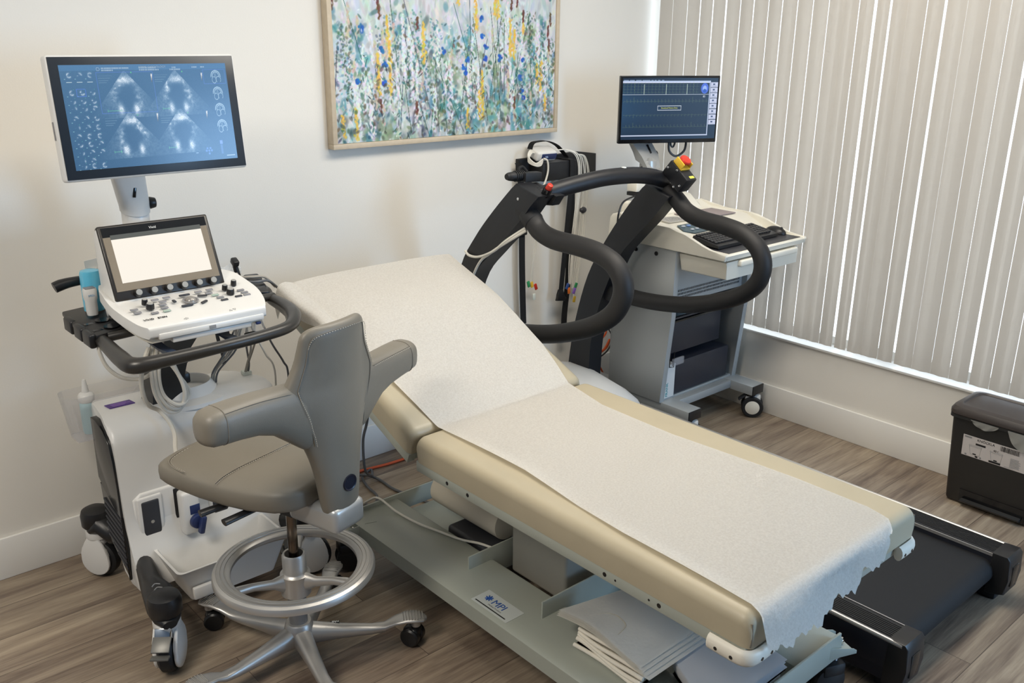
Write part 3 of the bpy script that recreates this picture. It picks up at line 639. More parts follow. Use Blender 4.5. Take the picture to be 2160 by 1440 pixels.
obj('drawer_lip', B().box(X0+.032, X1-.13, -.674, -.66, .535, .545, .002), gloss, CT)
wr = B().tube([(X0+.055, -.70, .335), (X0+.055, -.70, .405), (X0+.085, -.70, .405), (X0+.085, -.70, .33), (X0+.06, -.70, .335)], .0022, 6, 1)
obj('wire_holder', wr, black, ld)
obj('wire_holder', B().box(X0+.075, X0+.155, -.705, -.695, .337, .372, .002), smoke, ld)
# base: two feet, cross bar, four castors
for x0, x1 in ((-.645, -.555), (-.145, -.055)):
    ft = obj('foot_beam', B().box(x0, x1, -.862, -.20, .125, .172, .003), cartm, CT)
    obj('beam_end_cap', B().box(x0+.001, x1-.001, -.866, -.861, .126, .171, .001), black, ft)
    for y in (-.825, -.24):
        xm = (x0+x1)/2
        cs = obj('castor_stem', B().cyl((xm, y, .128), (xm, y, .108), .030, .026), black, ft)
        d = V((.86, -.51, 0)).normalized() if y < -.5 else V((.9, .4, 0)).normalized(); nn = V((d.y, -d.x, 0))
        w0 = V((xm, y, .052))-nn*.0+V((d.x, d.y, 0))*0
        w0 = V((xm, y, .052))+V((-d.y, d.x, 0))*-.014
        ax = V((-.80, -.60, 0)) if y < -.5 else V((-.9, .4, 0)).normalized()
        tg_ = V((-ax.y, ax.x, 0)); w0 = V((xm, y, .053))+tg_*.012
        obj('castor_fork', B().obox(w0+V((0, 0, .030)), (.036, .075, .066), M.Rotation(math.atan2(ax.y, ax.x), 3, 'Z'), .010), white, ft)
        for s in (-1, 1):
            c0 = w0+ax*(s*.024)
            obj('castor_tyre', B().lathe([(.036, -.011), (.049, -.011), (.053, -.007), (.053, .007), (.049, .011), (.036, .011)], c0, ax, 30), rubber, ft)
            obj('castor_hub', B().lathe([(.001, -.012), (.033, -.012), (.038, -.009), (.038, .009), (.033, .0125), (.001, .014)], c0, ax*s, 30), cream, ft)
        if y < -.5:
            obj('brake_pedal', B().obox(w0+V((0, 0, .043))-tg_*.052, (.034, .044, .010), M.Rotation(math.atan2(ax.y, ax.x), 3, 'Z')@M.Rotation(.7, 3, 'X'), .003), dgray, ft)
obj('cross_bar', B().box(-.555, -.145, -.735, -.690, .132, .170, .003), cartm, CT)
# white moulded top with keyboard shelf
tp = [(-.335, .905), (-.345, 1.0), (-.36, 1.018), (-.40, 1.030), (-.455, 1.008), (-.48, 1.003), (-.660, 1.002), (-.685, .998), (-.775, .957), (-.782, .936), (-.998, .9325), (-1.006, .926), (-1.0, .905)]
top = obj('moulded_top', B().prism(prof(X0+.006, tp), (X1-X0-.012, 0, 0), .003, 2), cream, CT)
fl = [(-.335, .905), (-.345, 1.0), (-.36, 1.018), (-.40, 1.030), (-.50, 1.014), (-.56, 1.006), (-.70, 1.004), (-.74, 1.0), (-.79, .985), (-.83, .971), (-.88, .953), (-.92, .942), (-.96, .937), (-1.003, .935), (-1.008, .926), (-1.0, .905)]
for x in (X0-.012, X1-.006): obj('side_flank', B().prism(prof(x, fl), (.018, 0, 0), .006, 3), cream, top)
rh = [(-.345, 1.0), (-.35, 1.055), (-.372, 1.070), (-.40, 1.066), (-.455, 1.022), (-.48, 1.004)]
obj('raised_ridge', B().prism(prof(-.60, rh), (.46, 0, 0), .012, 3), cream, top)
obj('shelf_mat', B().box(X0+.03, X1-.02, -.992, -.80, .930, .9350), dgray, top)
lg = obj('badge', B().lathe([(.001, 0), (.026, 0), (.026, .002), (.001, .003)], (-.455, -.435, 1.049), (0, -.55, .83), 24), mat('badge_dark', '2e3a3a', .3, bump=.05), top)
obj('badge_ring', B().lathe([(.018, .002), (.0225, .002), (.0225, .0036), (.018, .0036)], (-.455, -.435, 1.049), (0, -.55, .83), 24), inkg, lg)
# the keypad lies on the slope between deck and shelf
th = math.atan2(.041, .09); R_ = M.Rotation(th, 3, 'X')
def slope(x, s, h=0): return (x, -.684-s*math.cos(th), .9985-s*math.sin(th)+h)
kp = obj('key_panel', B().prism([slope(-.60, .004, .004), slope(-.35, .004, .004), slope(-.30, .03, .004), slope(-.30, .07, .004), slope(-.55, .075, .004), slope(-.60, .045, .004)], (0, 0, .004), .0015), mat('key_panel_grey', '54646a', .4, bump=.03), top)
kb_blue = mat('pale_blue_key', '7c98c8', .3, bump=.02); kb_gr = mat('silver_key', 'aeb4bb', .3, bump=.02)
for k in range(6):
    obj('panel_key', B().ball(slope(-.575+k*.036, .022, .010), .012, .010, .005, 14, 8), kb_blue if 0 < k < 5 else kb_gr, kp)
    if k < 5: obj('panel_key', B().ball(slope(-.545+k*.034, .052, .010), .011, .009, .005, 14, 8), kb_gr, kp)
# drawer under the shelf
b = B().prism([(X0+.02, -.735, .895), (X0+.03, -.745, .815), (X0+.035, -.985, .815), (X0+.02, -.992, .875), (X0+.02, -.992, .895)], (X1-X0-.05, 0, 0), .008, 3)
dr = obj('shelf_drawer', b, cream, CT)
obj('drawer_handle_lip', B().box(X0+.10, X1-.06, -1.012, -.985, .868, .896, .007, 3), cream, dr)
# monitor on its arm
obj('monitor_post', B().lathe([(.040, 1.02), (.040, 1.235), (.037, 1.25), (.02, 1.262), (.001, 1.264)], (-.462, -.385, 0), seg=28), silver, CT)
arm = B().loft([[(-.506, -.425, 1.215), (-.418, -.425, 1.215), (-.418, -.345, 1.25), (-.506, -.345, 1.25)], [(-.510, -.385, 1.27), (-.408, -.40, 1.27), (-.408, -.34, 1.285), (-.510, -.33, 1.285)], [(-.530, -.325, 1.345), (-.425, -.355, 1.345), (-.42, -.315, 1.36), (-.525, -.29, 1.36)], [(-.520, -.31, 1.47), (-.415, -.35, 1.47), (-.41, -.32, 1.47), (-.515, -.28, 1.47)]])
ao = obj('monitor_arm', arm, silver, CT)
obj('arm_slot', B().obox((-.452, -.378, 1.300), (.010, .004, .045), M.Rotation(math.radians(-12), 3, 'Z')@M.Rotation(-.45, 3, 'X')@M.Rotation(-.25, 3, 'Y'), .001), gloss, ao)
obj('tilt_knob', B().cyl((-.412, -.37, 1.272), (-.394, -.375, 1.272), .017, seg=14, bev=.003), black, ao)
mc = V((-.415, -.455, 1.482)); ex = V((.891, -.454, 0)); nz = V((-.454, -.891, 0)); ez = V((0, 0, 1))
RM = M((ex, nz*-1, ez)).transposed()
mon = obj('monitor', B().obox(mc-nz*.012, (.487, .026, .300), RM, .004), gloss, CT)
obj('monitor_back', B().obox(mc-nz*.04, (.30, .04, .18), RM, .012), black, mon)
def ecg_screen():
    W, H = 690, 420; im = np.zeros((H, W, 3), np.float32)
    yy, xx = np.mgrid[0:H, 0:W]; u = xx/W; v = yy/H
    im[:] = (9, 25, 44); im += ((1-u)*.9+(np.abs(v-.35) < .25)*.0)[..., None]*np.array((26, 44, 56))*(1-u[..., None])*np.clip(1.2-abs(v-.55)*1.6, .2, 1)[..., None]
    R = lambda a, b, c, d, col: im.__setitem__((slice(int(c*H), int(d*H)), slice(int(a*W), int(b*W))), col)
    R(0, .915, 0, .06, (13, 32, 54)); R(.0, .92, .055, .075, (190, 198, 220)); R(0, .92, .93, .955, (185, 200, 228))
    R(.91, .918, .055, .955, (190, 200, 225)); R(0, .915, .732, .738, (220, 228, 240)); R(.0, .915, .955, 1, (10, 28, 48))
    R(.0, .92, .92, .935, (200, 205, 225))
    for k in range(8):
        z = .93-k*.088; R(.922, .998, z-.078, z, (196, 200, 222)); R(.945, .968, z-.045, z-.02, (70, 80, 110)); R(.935, .985, z-.066, z-.060, (120, 126, 150))
    rg = np.random.default_rng(3)
    for k, (a, b) in enumerate(((.01, .06), (.07, .12), (.135, .19), (.20, .28), (.29, .315), (.325, .345), (.36, .385), (.40, .425))): R(a, b, .955, .97, (120, 140, 165))
    def trace(y0, x0, x1, amp, per, kind, col, wid=1):
        xs = np.arange(int(x0*W), int(x1*W)); ph = (xs % per)/per
        f = np.where(abs(ph-.3) < .05, 1, 0)*amp+np.exp(-((ph-.62)/.12)**2)*amp*.3*(1 if kind else -.5)-np.where(abs(ph-.38) < .04, 1, 0)*amp*.4*(kind != 2)
        f = f if kind else -f
        f = f*np.where((xs // per) % 17 == 3, 1.9, 1)
        for x, a, b in zip(xs, f, np.roll(f, 1)):
            lo, hi = sorted((y0*H+a, y0*H+b)); im[max(0, int(lo)):int(hi)+1, x] = im[max(0, int(lo)):int(hi)+1, x]*.6+np.array(col)*.4
    for z in (.905, .86, .815, .765): trace(z, .0, .80, 11, 25, 1, (170, 185, 110))
    for x in (.22, .45, .67): R(x, x+.004, .74, .90, (190, 205, 190))
    for z, kd, am in ((.62, 1, 15), (.40, 0, 9), (.20, 2, 17)): trace(z, .015, .915, am, 25, kd, (180, 190, 100))
    # body chart with shaded electrode field
    d = ((u-.858)/.040)**2+((v-.83)/.085)**2; im[d < 1] = (70, 100, 205); im[((u-.858)/.022)**2+((v-.825)/.05)**2 < 1] = (150, 175, 232); im[((u-.858)/.018)**2+((v-.79)/.03)**2 < 1] = (30, 80, 175)
    g = np.clip(im/255, 0, 1); return np.where(g <= .04045, g/12.92, ((g+.055)/1.055)**2.4)
sc = lambda u, v: tuple(mc+nz*.0018+ex*((u-.5)*.467)+ez*((v-.5)*.272+.004))
colour_sheet('screen', ecg_screen(), sc, mon, emit=.9, rough=.25)
em_y = mat('lit_yellow', 'd9dd62', .5, emit=.8, bump=.01); em_w = mat('lit_white', 'dfe6f2', .5, emit=.8, bump=.01)
text('screen_lettering', 'Simulated Patient Data', .0088, sc(.495, .505), ex, ez, em_y, mon, 'CENTER', .0002)
text('screen_lettering', '85', .012, sc(.845, .685), ex, ez, em_w, mon, 'LEFT', .0002)
fr = B()
for a, b_, c, d in ((.37, .62, .545, .553), (.37, .62, .475, .483), (.37, .373, .475, .553), (.617, .62, .475, .553)):
    p = [V(sc(a, c))+nz*.0004, V(sc(b_, c))+nz*.0004, V(sc(b_, d))+nz*.0004, V(sc(a, d))+nz*.0004]; fr.prism(p, nz*.0003)
obj('screen_message_frame', fr, em_w, mon)
obj('monitor_cable', B().tube([tuple(mc-nz*.03+ex*.02+ez*-.14), tuple(mc-nz*.03+ex*.025+ez*-.19), tuple(mc-nz*.03+ex*.06+ez*-.215), tuple(mc-nz*.03+ex*.10+ez*-.19), tuple(mc-nz*.03+ex*.108+ez*-.14)], .0055, 8, 6), black, mon)
obj('monitor_cable', B().tube([tuple(mc-nz*.03+ex*.028+ez*-.14), tuple(mc-nz*.03+ex*.032+ez*-.165), tuple(mc-nz*.03+ex*.042+ez*-.172), tuple(mc-nz*.03+ex*.05+ez*-.155), tuple(mc-nz*.03+ex*.05+ez*-.135)], .0045, 8, 6), black, mon)
obj('device_box', B().box(-.575, -.515, -.42, -.36, 1.115, 1.155, .004), cream, CT)
obj('device_clip', B().box(-.575, -.50, -.44, -.36, 1.095, 1.112, .002), black, CT)
obj('device_cable', B().tube([(-.575, -.42, 1.10), (-.66, -.42, 1.08), (-.69, -.42, 1.03), (-.685, -.41, .97)], .0045, 8, 6), black, CT)
obj('antenna', B().cyl((-.56, -.45, 1.19), (-.585, -.45, 1.235), .006, seg=10), black, CT)

# keyboard, mouse, pad, papers
KB = thing('keyboard', (-.36, -.93, .945), 'black computer keyboard on the white trolley shelf below the blue monitor', 'keyboard')
kx0, kx1 = -.610, -.160
KD = .058
obj('case', B().prism([(kx0, -.985+KD, .9385), (kx0, -.985+KD, .952), (kx0, -.845+KD, .976), (kx0, -.838+KD, .955), (kx0, -.845+KD, .945)], (kx1-kx0, 0, 0), .003), black, KB)
keyv = mat('black_key', '232326', .4, bump=.04, bscale=500)
kz = lambda y: .952+(y+.985-KD)*.1655
for r in range(6):
    y = -.856+KD-r*.0185-(.004 if r else 0); k = kx0+.012; n = 0
    while k < kx1-.012:
        w_ = .0175
        if r == 5: w_ = (.022, .022, .022, .104, .022, .022, .022, .022)[n] if n < 8 else .0175
        if k+w_ > kx1-.008: break
        obj('key', B().obox((k+w_/2-.001, y, kz(y)+.003), (w_-.003, .0155, .008), M.Rotation(.165, 3, 'X'), .0015, 1), keyv, KB); k += w_; n += 1
MO = thing('computer_mouse', (-.105, -.875, .937), 'black computer mouse beside the keyboard on the trolley shelf', 'mouse')
obj('body', B().ball((-.105, -.875, .9375), .031, .055, .032).warp(lambda p: (p.x, p.y, max(p.z, .9358))), black, MO)
obj('wheel', B().cyl((-.108, -.905, .962), (-.102, -.905, .962), .007, seg=14), dgray, MO)
obj('tray_folder', B().obox((-.27, -.59, 1.0062), (.27, .15, .005), M.Rotation(math.radians(-3), 3, 'Z'), .002), mat('mauve_grey_board', '9a8d8d', .6, bump=.05), label='mauve grey clipboard lying on the white trolley top behind the keyboard', cat='clipboard', org=(-.30, -.62, 1.006))
ps = B().grid(lambda u, v: (-.60+u*.15+v*.02, -.645+v*.11-u*.01, 1.0075+.004*math.sin(3*u+1)*v+.003*(1-v)*(1-u)), 8, 6); bmesh.ops.solidify(ps.bm, geom=list(ps.bm.faces), thickness=.0003)
PS = thing('printed_note', (-.53, -.55, 1.012), 'small white printed sheet lying on the trolley top left of the clipboard', 'paper')
obj('sheet', ps, paper_m, PS)
ib = B()
for r in range(7):
    k = 0
    while k < .78:
        l_ = random.uniform(.04, .15); u0, u1, v = .1+k, .1+min(k+l_, .8), .12+r*.11
        pt = lambda u, v: V((-.60+u*.15+v*.02, -.645+v*.11-u*.01, 1.0080+.004*math.sin(3*u+1)*v+.003*(1-v)*(1-u)))
        ib.prism([pt(u0, v), pt(u1, v), pt(u1, v+.03), pt(u0, v+.03)], (0, 0, .0002)); k += l_+.03
obj('print', ib, inkg, PS, kind='stuff')
BX = thing('carton', (-.585, -.655, .18), 'tall white carton with blue lettering inside the trolley at its left side', 'box')
obj('body', B().box(-.618, -.548, -.694, -.61, .1805, .345, .0015), paper_m, BX)
text('lettering', 'FRANK', .022, (-.596, -.6945, .187), (0, 0, 1), (-1, 0, 0), mat('teal_ink', '4aa3a8', .6, bump=.01), BX)
for k in range(2):
    pass
bgm = mat('clear_bag', '8a9aa0', .15, alpha=.35, bump=.4, bscale=60)
def bag(u, v): return (-.56+u*.33, -.685+v*.16, .569+.045*(1-(2*u-1)**4)*(1-(2*v-1)**4)*(.7+.3*math.sin(13*u)*math.cos(7*v))+.004)
bb2 = B().grid(bag, 26, 14); obj('plastic_bag', bb2, bgm, label='crumpled clear plastic bag on the shelf inside the grey trolley', cat='plastic bag', org=(-.4, -.6, .569), ang=25)
# ------------------------------------------------------------ ultrasound machine
US = thing('ultrasound_machine', (-2.76, -.45, 0), 'white wheeled ultrasound machine with large monitor and touch panel', 'ultrasound machine')
BX0, BX1 = -3.035, -2.475
bp_ = [(-.50, .108), (-.585, .118), (-.555, .20), (-.520, .30), (-.508, .44), (-.504, .52), (-.497, .585), (-.478, .625), (-.44, .648), (-.395, .658), (-.33, .652), (-.20, .632), (-.165, .60), (-.165, .33), (-.30, .19)]
def taper(p):
    x, y, z = p; k = max(0, y+.44)*.16
    return (x+(k if x < -2.75 else -k), y, z)
prof_s = spline([(0, *p) for p in bp_], 3, True)
b = B().prism([(BX0, p.y, p.z) for p in prof_s], (BX1-BX0, 0, 0), .014, 3)
body = obj('body', b.warp(taper), white, US, ang=45)
obj('vent_door', B().prism([(BX0-.004, y, z) for y, z in ((-.488, .115), (-.487, .44), (-.481, .53), (-.462, .585), (-.42, .618), (-.36, .634), (-.315, .632), (-.31, .42), (-.345, .40), (-.44, .35), (-.485, .345))], (.02, 0, 0), .003), gloss, body)
pnl = obj('vent_panel', B().prism([(BX0-.002, y, z) for y, z in ((-.497, .12), (-.493, .34), (-.44, .352), (-.345, .40), (-.312, .40), (-.345, .20))], (.02, 0, 0), .002), gloss, body)
for k in range(9):
    z = .155+k*.021; y0 = -.345+max(0, (.2-z))*-1.6
    obj('louvre', B().prism([(BX0-.006, -.488, z), (BX0-.006, min(-.33, y0+.01), z+.024), (BX0-.006, min(-.33, y0+.01), z+.031), (BX0-.006, -.488, z+.008)], (.006, 0, 0), .0015), dgray, pnl)
# raised front panel with three probe ports
fp = obj('front_panel', B().prism([(x, -.518, z) for x, z in ((-3.005, .225), (-2.50, .225), (-2.50, .40), (-2.515, .418), (-2.98, .418), (-3.005, .40))], (0, .03, 0), .008, 3), white, body)
def port(x0, x1, z0, z1):
    obj('port_rim', B().box(x0-.012, x1+.012, -.524, -.51, z0-.014, z1+.014, .008, 3), white, fp)
    p = obj('probe_port', B().box(x0, x1, -.527, -.515, z0, z1, .006, 3), dgray, fp)
    obj('port_lock', B().cyl(((x0+x1)/2, -.526, (z0+z1)/2), ((x0+x1)/2, -.530, (z0+z1)/2), .006, seg=12), chrome, fp)
    obj('port_latch', B().box(x0+.014, x1-.010, -.5295, -.522, z0+.006, z0+.018, .003), mat('pale_green_plastic', 'c9d08a', .5, bump=.02), fp)
port(-2.985, -2.928, .246, .392); port(-2.756, -2.702, .246, .392)
pc = obj('probe_connector', B().box(-2.872, -2.812, -.565, -.518, .246, .398, .012, 3), white, US)
obj('connector_seal', B().box(-2.879, -2.806, -.5205, -.512, .242, .404, .012, 3), black, pc)
obj('connector_label', B().box(-2.848, -2.815, -.5665, -.5645, .318, .350, .004), navy, pc)
obj('connector_knob', B().cyl((-2.828, -.564, .292), (-2.828, -.580, .292), .026, .024, 22, .003).obox((-2.822, -.590, .285), (.018, .024, .060), M.Rotation(.25, 3, 'Y'), .006), navy, pc)
obj('strain_relief', B().cyl((-2.838, -.545, .395), (-2.838, -.545, .43), .013, .008, 14), white, pc)
# storage bin
def binring(z, x0, x1, y0, y1, r=.02):
    out = []
    for cx, cy, a0 in ((x1-r, y1-r, 0), (x0+r, y1-r, 90), (x0+r, y0+r, 180), (x1-r, y0+r, 270)):
        for k in range(5): a = math.radians(a0+k*22.5); out.append((cx+r*math.cos(a), cy+r*math.sin(a), z))
    return out
bn = B().loft([binring(.105, -2.925, -2.64, -.715, -.56), binring(.218, -2.965, -2.60, -.735, -.535), binring(.226, -2.970, -2.595, -.740, -.53), binring(.226, -2.962, -2.603, -.732, -.538), binring(.215, -2.958, -2.607, -.728, -.542), binring(.115, -2.918, -2.647, -.708, -.567)])
obj('storage_bin', bn, white, US, ang=30)
obj('bin_grip', B().box(-2.93, -2.868, -.746, -.73, .125, .165, .004), white, US)
obj('under_frame', B().box(-2.98, -2.53, -.55, -.20, .12, .20, .01), black, US)
# corner legs and castors
def leg(ax, ay, bx, by, zt, zb):
    a = V((ax, ay, zt)); c = V((bx, by, zb)); d = (c-a); d.z = 0; d.normalize(); n = V((-d.y, d.x, 0))
    rings = []
    for k, (t, wdt, zz, hh) in enumerate(((0, .028, zt+.02, .07), (.35, .036, zt+.005, .07), (.7, .046, zb+.045, .07), (.92, .048, zb+.03, .06), (1.06, .04, zb+.018, .045), (1.16, .02, zb+.005, .025))):
        o = a+(c-a)*t; o.z = zz
        rings.append([o+n*(wdt*math.cos(q))*1.0+V((0, 0, (hh*.5)*math.sin(q)-hh*.25)) for q in [j*2*math.pi/16 for j in range(16)]])
    return B().loft(rings)
def us_caster(x, y, ax, parent, brake=True):
    ax = V(ax).normalized(); tg = V((-ax.y, ax.x, 0)); w0 = V((x, y, .068))
    obj('castor_ring', B().cyl((x, y, .190), (x, y, .150), .040, .040, 24, .003), white, parent)
    # fork cheek: teardrop cover on one side
    pl = []
    for k in range(24):
        a = k*2*math.pi/24; r = .055
        p = V((r*math.cos(a), r*math.sin(a)))
        if p.y > .0: p = V((p.x*(1-.15*p.y/.055)+.0, p.y*1.75))
        pl.append(p)
    for s in (1, -1):
        off = ax*(s*.024)
        b = B().prism([w0+off+tg*p.x+V((0, 0, p.y)) for p in pl], ax*(s*.012), .005, 2); obj('castor_cover', b, white, parent)
    obj('castor_neck', B().obox((x, y, .135), (.060, .06, .04), M.Rotation(math.atan2(ax.y, ax.x), 3, 'Z'), .012), white, parent)
    obj('castor_tyre', B().lathe([(.03, -.021), (.060, -.021), (.067, -.014), (.068, 0), (.067, .014), (.060, .021), (.03, .021)], w0, ax, 36), rubber, parent)
    if brake:
        R_ = M.Rotation(math.atan2(ax.y, ax.x), 3, 'Z')
        obj('brake_bracket', B().obox(w0+V((0, 0, .075))-tg*.030, (.046, .05, .032), R_@M.Rotation(-.5, 3, 'X'), .003), chrome, parent)
        obj('brake_pedal', B().obox(w0+V((0, 0, .064))-tg*.072, (.052, .046, .007), R_@M.Rotation(.65, 3, 'X'), .002).obox(w0+V((0, 0, .036))-tg*.095, (.052, .022, .007), R_@M.Rotation(-.1, 3, 'X'), .002), mat('pedal_grey', '6b6a66', .4, .4, bump=.03), parent)
for (a, c, ax, br) in (((-3.005, -.55), (-3.055, -.845), (.80, -.60, 0), True), ((-2.985, -.30), (-3.035, -.195), (-.82, -.57, 0), False), ((-2.53, -.50), (-2.475, -.655), (-.35, -.94, 0), True), ((-2.53, -.32), (-2.475, -.20), (1, .2, 0), False)):
    lo = obj('leg', leg(*a, *c, .185, .178), black, US)
    obj('leg_drum', B().lathe([(.034, .188), (.042, .190), (.048, .198), (.049, .235), (.044, .250), (.030, .258), (.001, .260)], (c[0], c[1], 0), seg=28), black, lo)
    us_caster(c[0], c[1], ax, lo, br)
    if a[1] < -.54:
        for k in range(2): obj('leg_mark', B().tube([(c[0]-.012, c[1]+.055-k*.016, .2555-k*.004), (c[0], c[1]+.062-k*.016, .2575-k*.004), (c[0]+.012, c[1]+.055-k*.016, .2555-k*.004)], .0018, 6, 3), inkg, lo)
# clear accessory tray behind, purple service label on top
tr = B().loft([binring(.50, -3.055, -2.80, -.19, -.095, .03), binring(.655, -3.075, -2.80, -.19, -.08, .035)], cap=False)
bmesh.ops.solidify(tr.bm, geom=list(tr.bm.faces), thickness=.003); obj('accessory_tray', tr, smoke, US)
obj('tray_floor', B().box(-3.05, -2.81, -.185, -.10, .498, .503), smoke, US)
obj('service_label', B().prism([(-2.985, -.345, .6545), (-2.905, -.345, .6545), (-2.905, -.290, .6475), (-2.985, -.290, .6475)], (0, 0, .0025)), mat('purple_label', '47207a', .5, bump=.02), body)
for k, w_ in enumerate((.04, .06, .05)): obj('label_print', B().box(-2.972, -2.972+w_, -.335+k*.012, -.331+k*.012, .6555-k*.0014, .6565-k*.0014), mat('purple_print', '8b6ab0', .5, bump=.02), body)
# column
dk = mat('column_black', '18191b', .35, bump=.03, bscale=200)
cl = B().loft([[(-2.87, -.40, .64), (-2.765, -.40, .64), (-2.765, -.30, .64), (-2.87, -.30, .64)], [(-2.868, -.42, .72), (-2.768, -.42, .72), (-2.768, -.33, .72), (-2.868, -.33, .72)], [(-2.85, -.47, .84), (-2.755, -.47, .84), (-2.755, -.38, .84), (-2.85, -.38, .84)], [(-2.85, -.52, .90), (-2.74, -.52, .90), (-2.74, -.42, .90), (-2.85, -.42, .90)], [(-2.86, -.56, .955), (-2.73, -.56, .955), (-2.73, -.40, .955), (-2.86, -.40, .955)]])
co_ = obj('lift_column', cl, dk, US, ang=25)
obj('column_clip', B().box(-2.764, -2.735, -.40, -.36, .70, .735, .006).box(-2.764, -2.75, -.43, -.38, .78, .80, .003), dk, co_)
obj('column_collar', B().lathe([(.155, 0), (.150, .012), (.11, .022), (.09, .055), (.088, .05), (.10, .0)], (-2.735, -.325, .628), (0, .05, 1), 40), white, US)
for x in (-2.935, -2.655):
    obj('support_arm', B().loft([[(x-.018, -.50, .965), (x+.018, -.50, .965), (x+.018, -.47, .965), (x-.018, -.47, .965)], [(x-.014+(-2.8-x)*.3, -.62, .915), (x+.014+(-2.8-x)*.3, -.62, .915), (x+.014+(-2.8-x)*.3, -.58, .91), (x-.014+(-2.8-x)*.3, -.58, .91)], [(x-.012+(-2.8-x)*.3, -.72, .925), (x+.012+(-2.8-x)*.3, -.72, .925), (x+.012+(-2.8-x)*.3, -.70, .905), (x-.012+(-2.8-x)*.3, -.70, .905)]]), mat('dark_blue_grey', '2c3a52', .4, bump=.03), US)
# console deck
def dz(y, h=0): return 1.0+.225*(min(y, -.44)+.69)+h
plan = [(-2.949, -.688), (-2.970, -.655), (-2.990, -.57), (-2.996, -.50), (-2.985, -.40), (-2.960, -.32), (-2.60, -.32), (-2.575, -.40), (-2.560, -.50), (-2.556, -.57), (-2.570, -.64), (-2.591, -.688)]
pl_ = []
for i, p in enumerate(spline([(x, y, 0) for x, y in plan[:6]], 4)): pl_.append(p)
for i, p in enumerate(spline([(x, y, 0) for x, y in plan[6:]], 4)): pl_.append(p)
dkb = B().prism([(p.x, p.y, 0) for p in pl_], (0, 0, -.034), .009, 3).warp(lambda p: (p.x, p.y, dz(p.y)+p.z))
deck = obj('console', dkb, white, US, ang=45)
obj('console_underside', B().prism([(p.x*.93-.194, p.y*.93-.035, dz(p.y)-.034) for p in pl_], (0, 0, -.018), .005), cream, deck)
obj('front_drawer', B().box(-2.925, -2.60, -.692, -.66, .962, .9795, .003), white, deck)
obj('drawer_ledge', B().box(-2.885, -2.64, -.686, -.60, .944, .960, .003), white, deck)
obj('usb_port', B().box(-2.625, -2.610, -.689, -.68, .948, .956, .001), navy, deck)
def on(x, y, h=0): return V((x, y, dz(y, h)))
DN = V((0, -.225, 1)).normalized()
def knob(p, r, h, par, ax=DN):
    k = obj('knob', B().lathe([(r*1.06, 0), (r*1.06, h*.25), (r, h*.8), (r*.9, h), (.001, h)], p, ax, 22), black, par)
    obj('knob_cap', B().lathe([(.001, 0), (r*.82, 0), (r*.78, .0012), (.001, .0016)], V(p)+ax*h, ax, 22), mat('knob_cap_grey', '9a9995', .35, bump=.02), par)
for (x, y), r in zip(((-2.905, -.545), (-2.901, -.575), (-2.653, -.542), (-2.649, -.572), (-2.614, -.522)), (.0085, .0115, .0085, .0115, .0085)): knob(on(x, y), r, .017, deck)
obj('trackball_ring', B().lathe([(.022, 0), (.024, .0012), (.020, .002), (.018, 0)], on(-2.775, -.568), DN, 28), mgray, deck)
obj('trackball', B().ball(on(-2.775, -.568, -.006), .0185), mat('trackball_grey', '918d88', .25, .2, bump=.02), deck)
for (x, y), ang, w_ in zip(((-2.779, -.533), (-2.822, -.559), (-2.798, -.597), (-2.744, -.594), (-2.732, -.555)), (0, 1.5, 0, .6, -.5), (.034, .022, .036, .028, .030)):
    obj('control_key', B().obox(on(x, y, .001), (w_, .010, .006), M.Rotation(ang, 3, 'Z'), .004), dgray, deck)
for i, (x, y) in enumerate(((-2.945, -.567), (-2.943, -.588), (-2.869, -.530), (-2.833, -.528), (-2.853, -.548), (-2.860, -.566), (-2.863, -.586), (-2.864, -.606), (-2.900, -.606), (-2.733, -.527), (-2.696, -.525), (-2.707, -.545), (-2.695, -.564), (-2.688, -.584), (-2.683, -.603), (-2.610, -.562), (-2.606, -.580), (-2.606, -.597), (-2.634, -.597))):
    b = B().obox(on(x, y, .0005), (.023, .0095, .004), M.Rotation(math.atan(.225), 3, 'X'), .0035, 3)
    obj('round_key', b, mat('sage_key', '9fb0a2', .4, bump=.02) if i in (7, 12) else (dgray if i in (14, 18) else mgray), deck)
text('name_lettering', 'VIVID', .0125, on(-2.946, -.642, .0006), (1, 0, 0), (0, 1, .225), ink, deck)
text('name_lettering', 'S70N', .0125, on(-2.905, -.642, .0006), (1, 0, 0), (0, 1, .225), ink, deck)
for x, s in ((-2.842, -1), (-2.828, 1)):
    obj('direction_mark', B().tube([on(x, -.672, .001), on(x-s*.007, -.667, .001), on(x-s*.007, -.677, .001), on(x, -.672, .001)], .0005, 4, 1), inkg, deck)
for x, s in ((-2.698, 1), (-2.684, -1)):
    obj('direction_mark', B().tube([on(x, -.672+s*.004, .001), on(x-.005, -.672-s*.005, .001), on(x+.005, -.672-s*.005, .001), on(x, -.672+s*.004, .001)], .0005, 4, 1), inkg, deck)
obj('keyboard_mark', B().box(-2.776, -2.756, -.6935, -.6915, .966, .976).box(-2.774, -2.758, -.6940, -.693, .968, .974), inkg, deck)
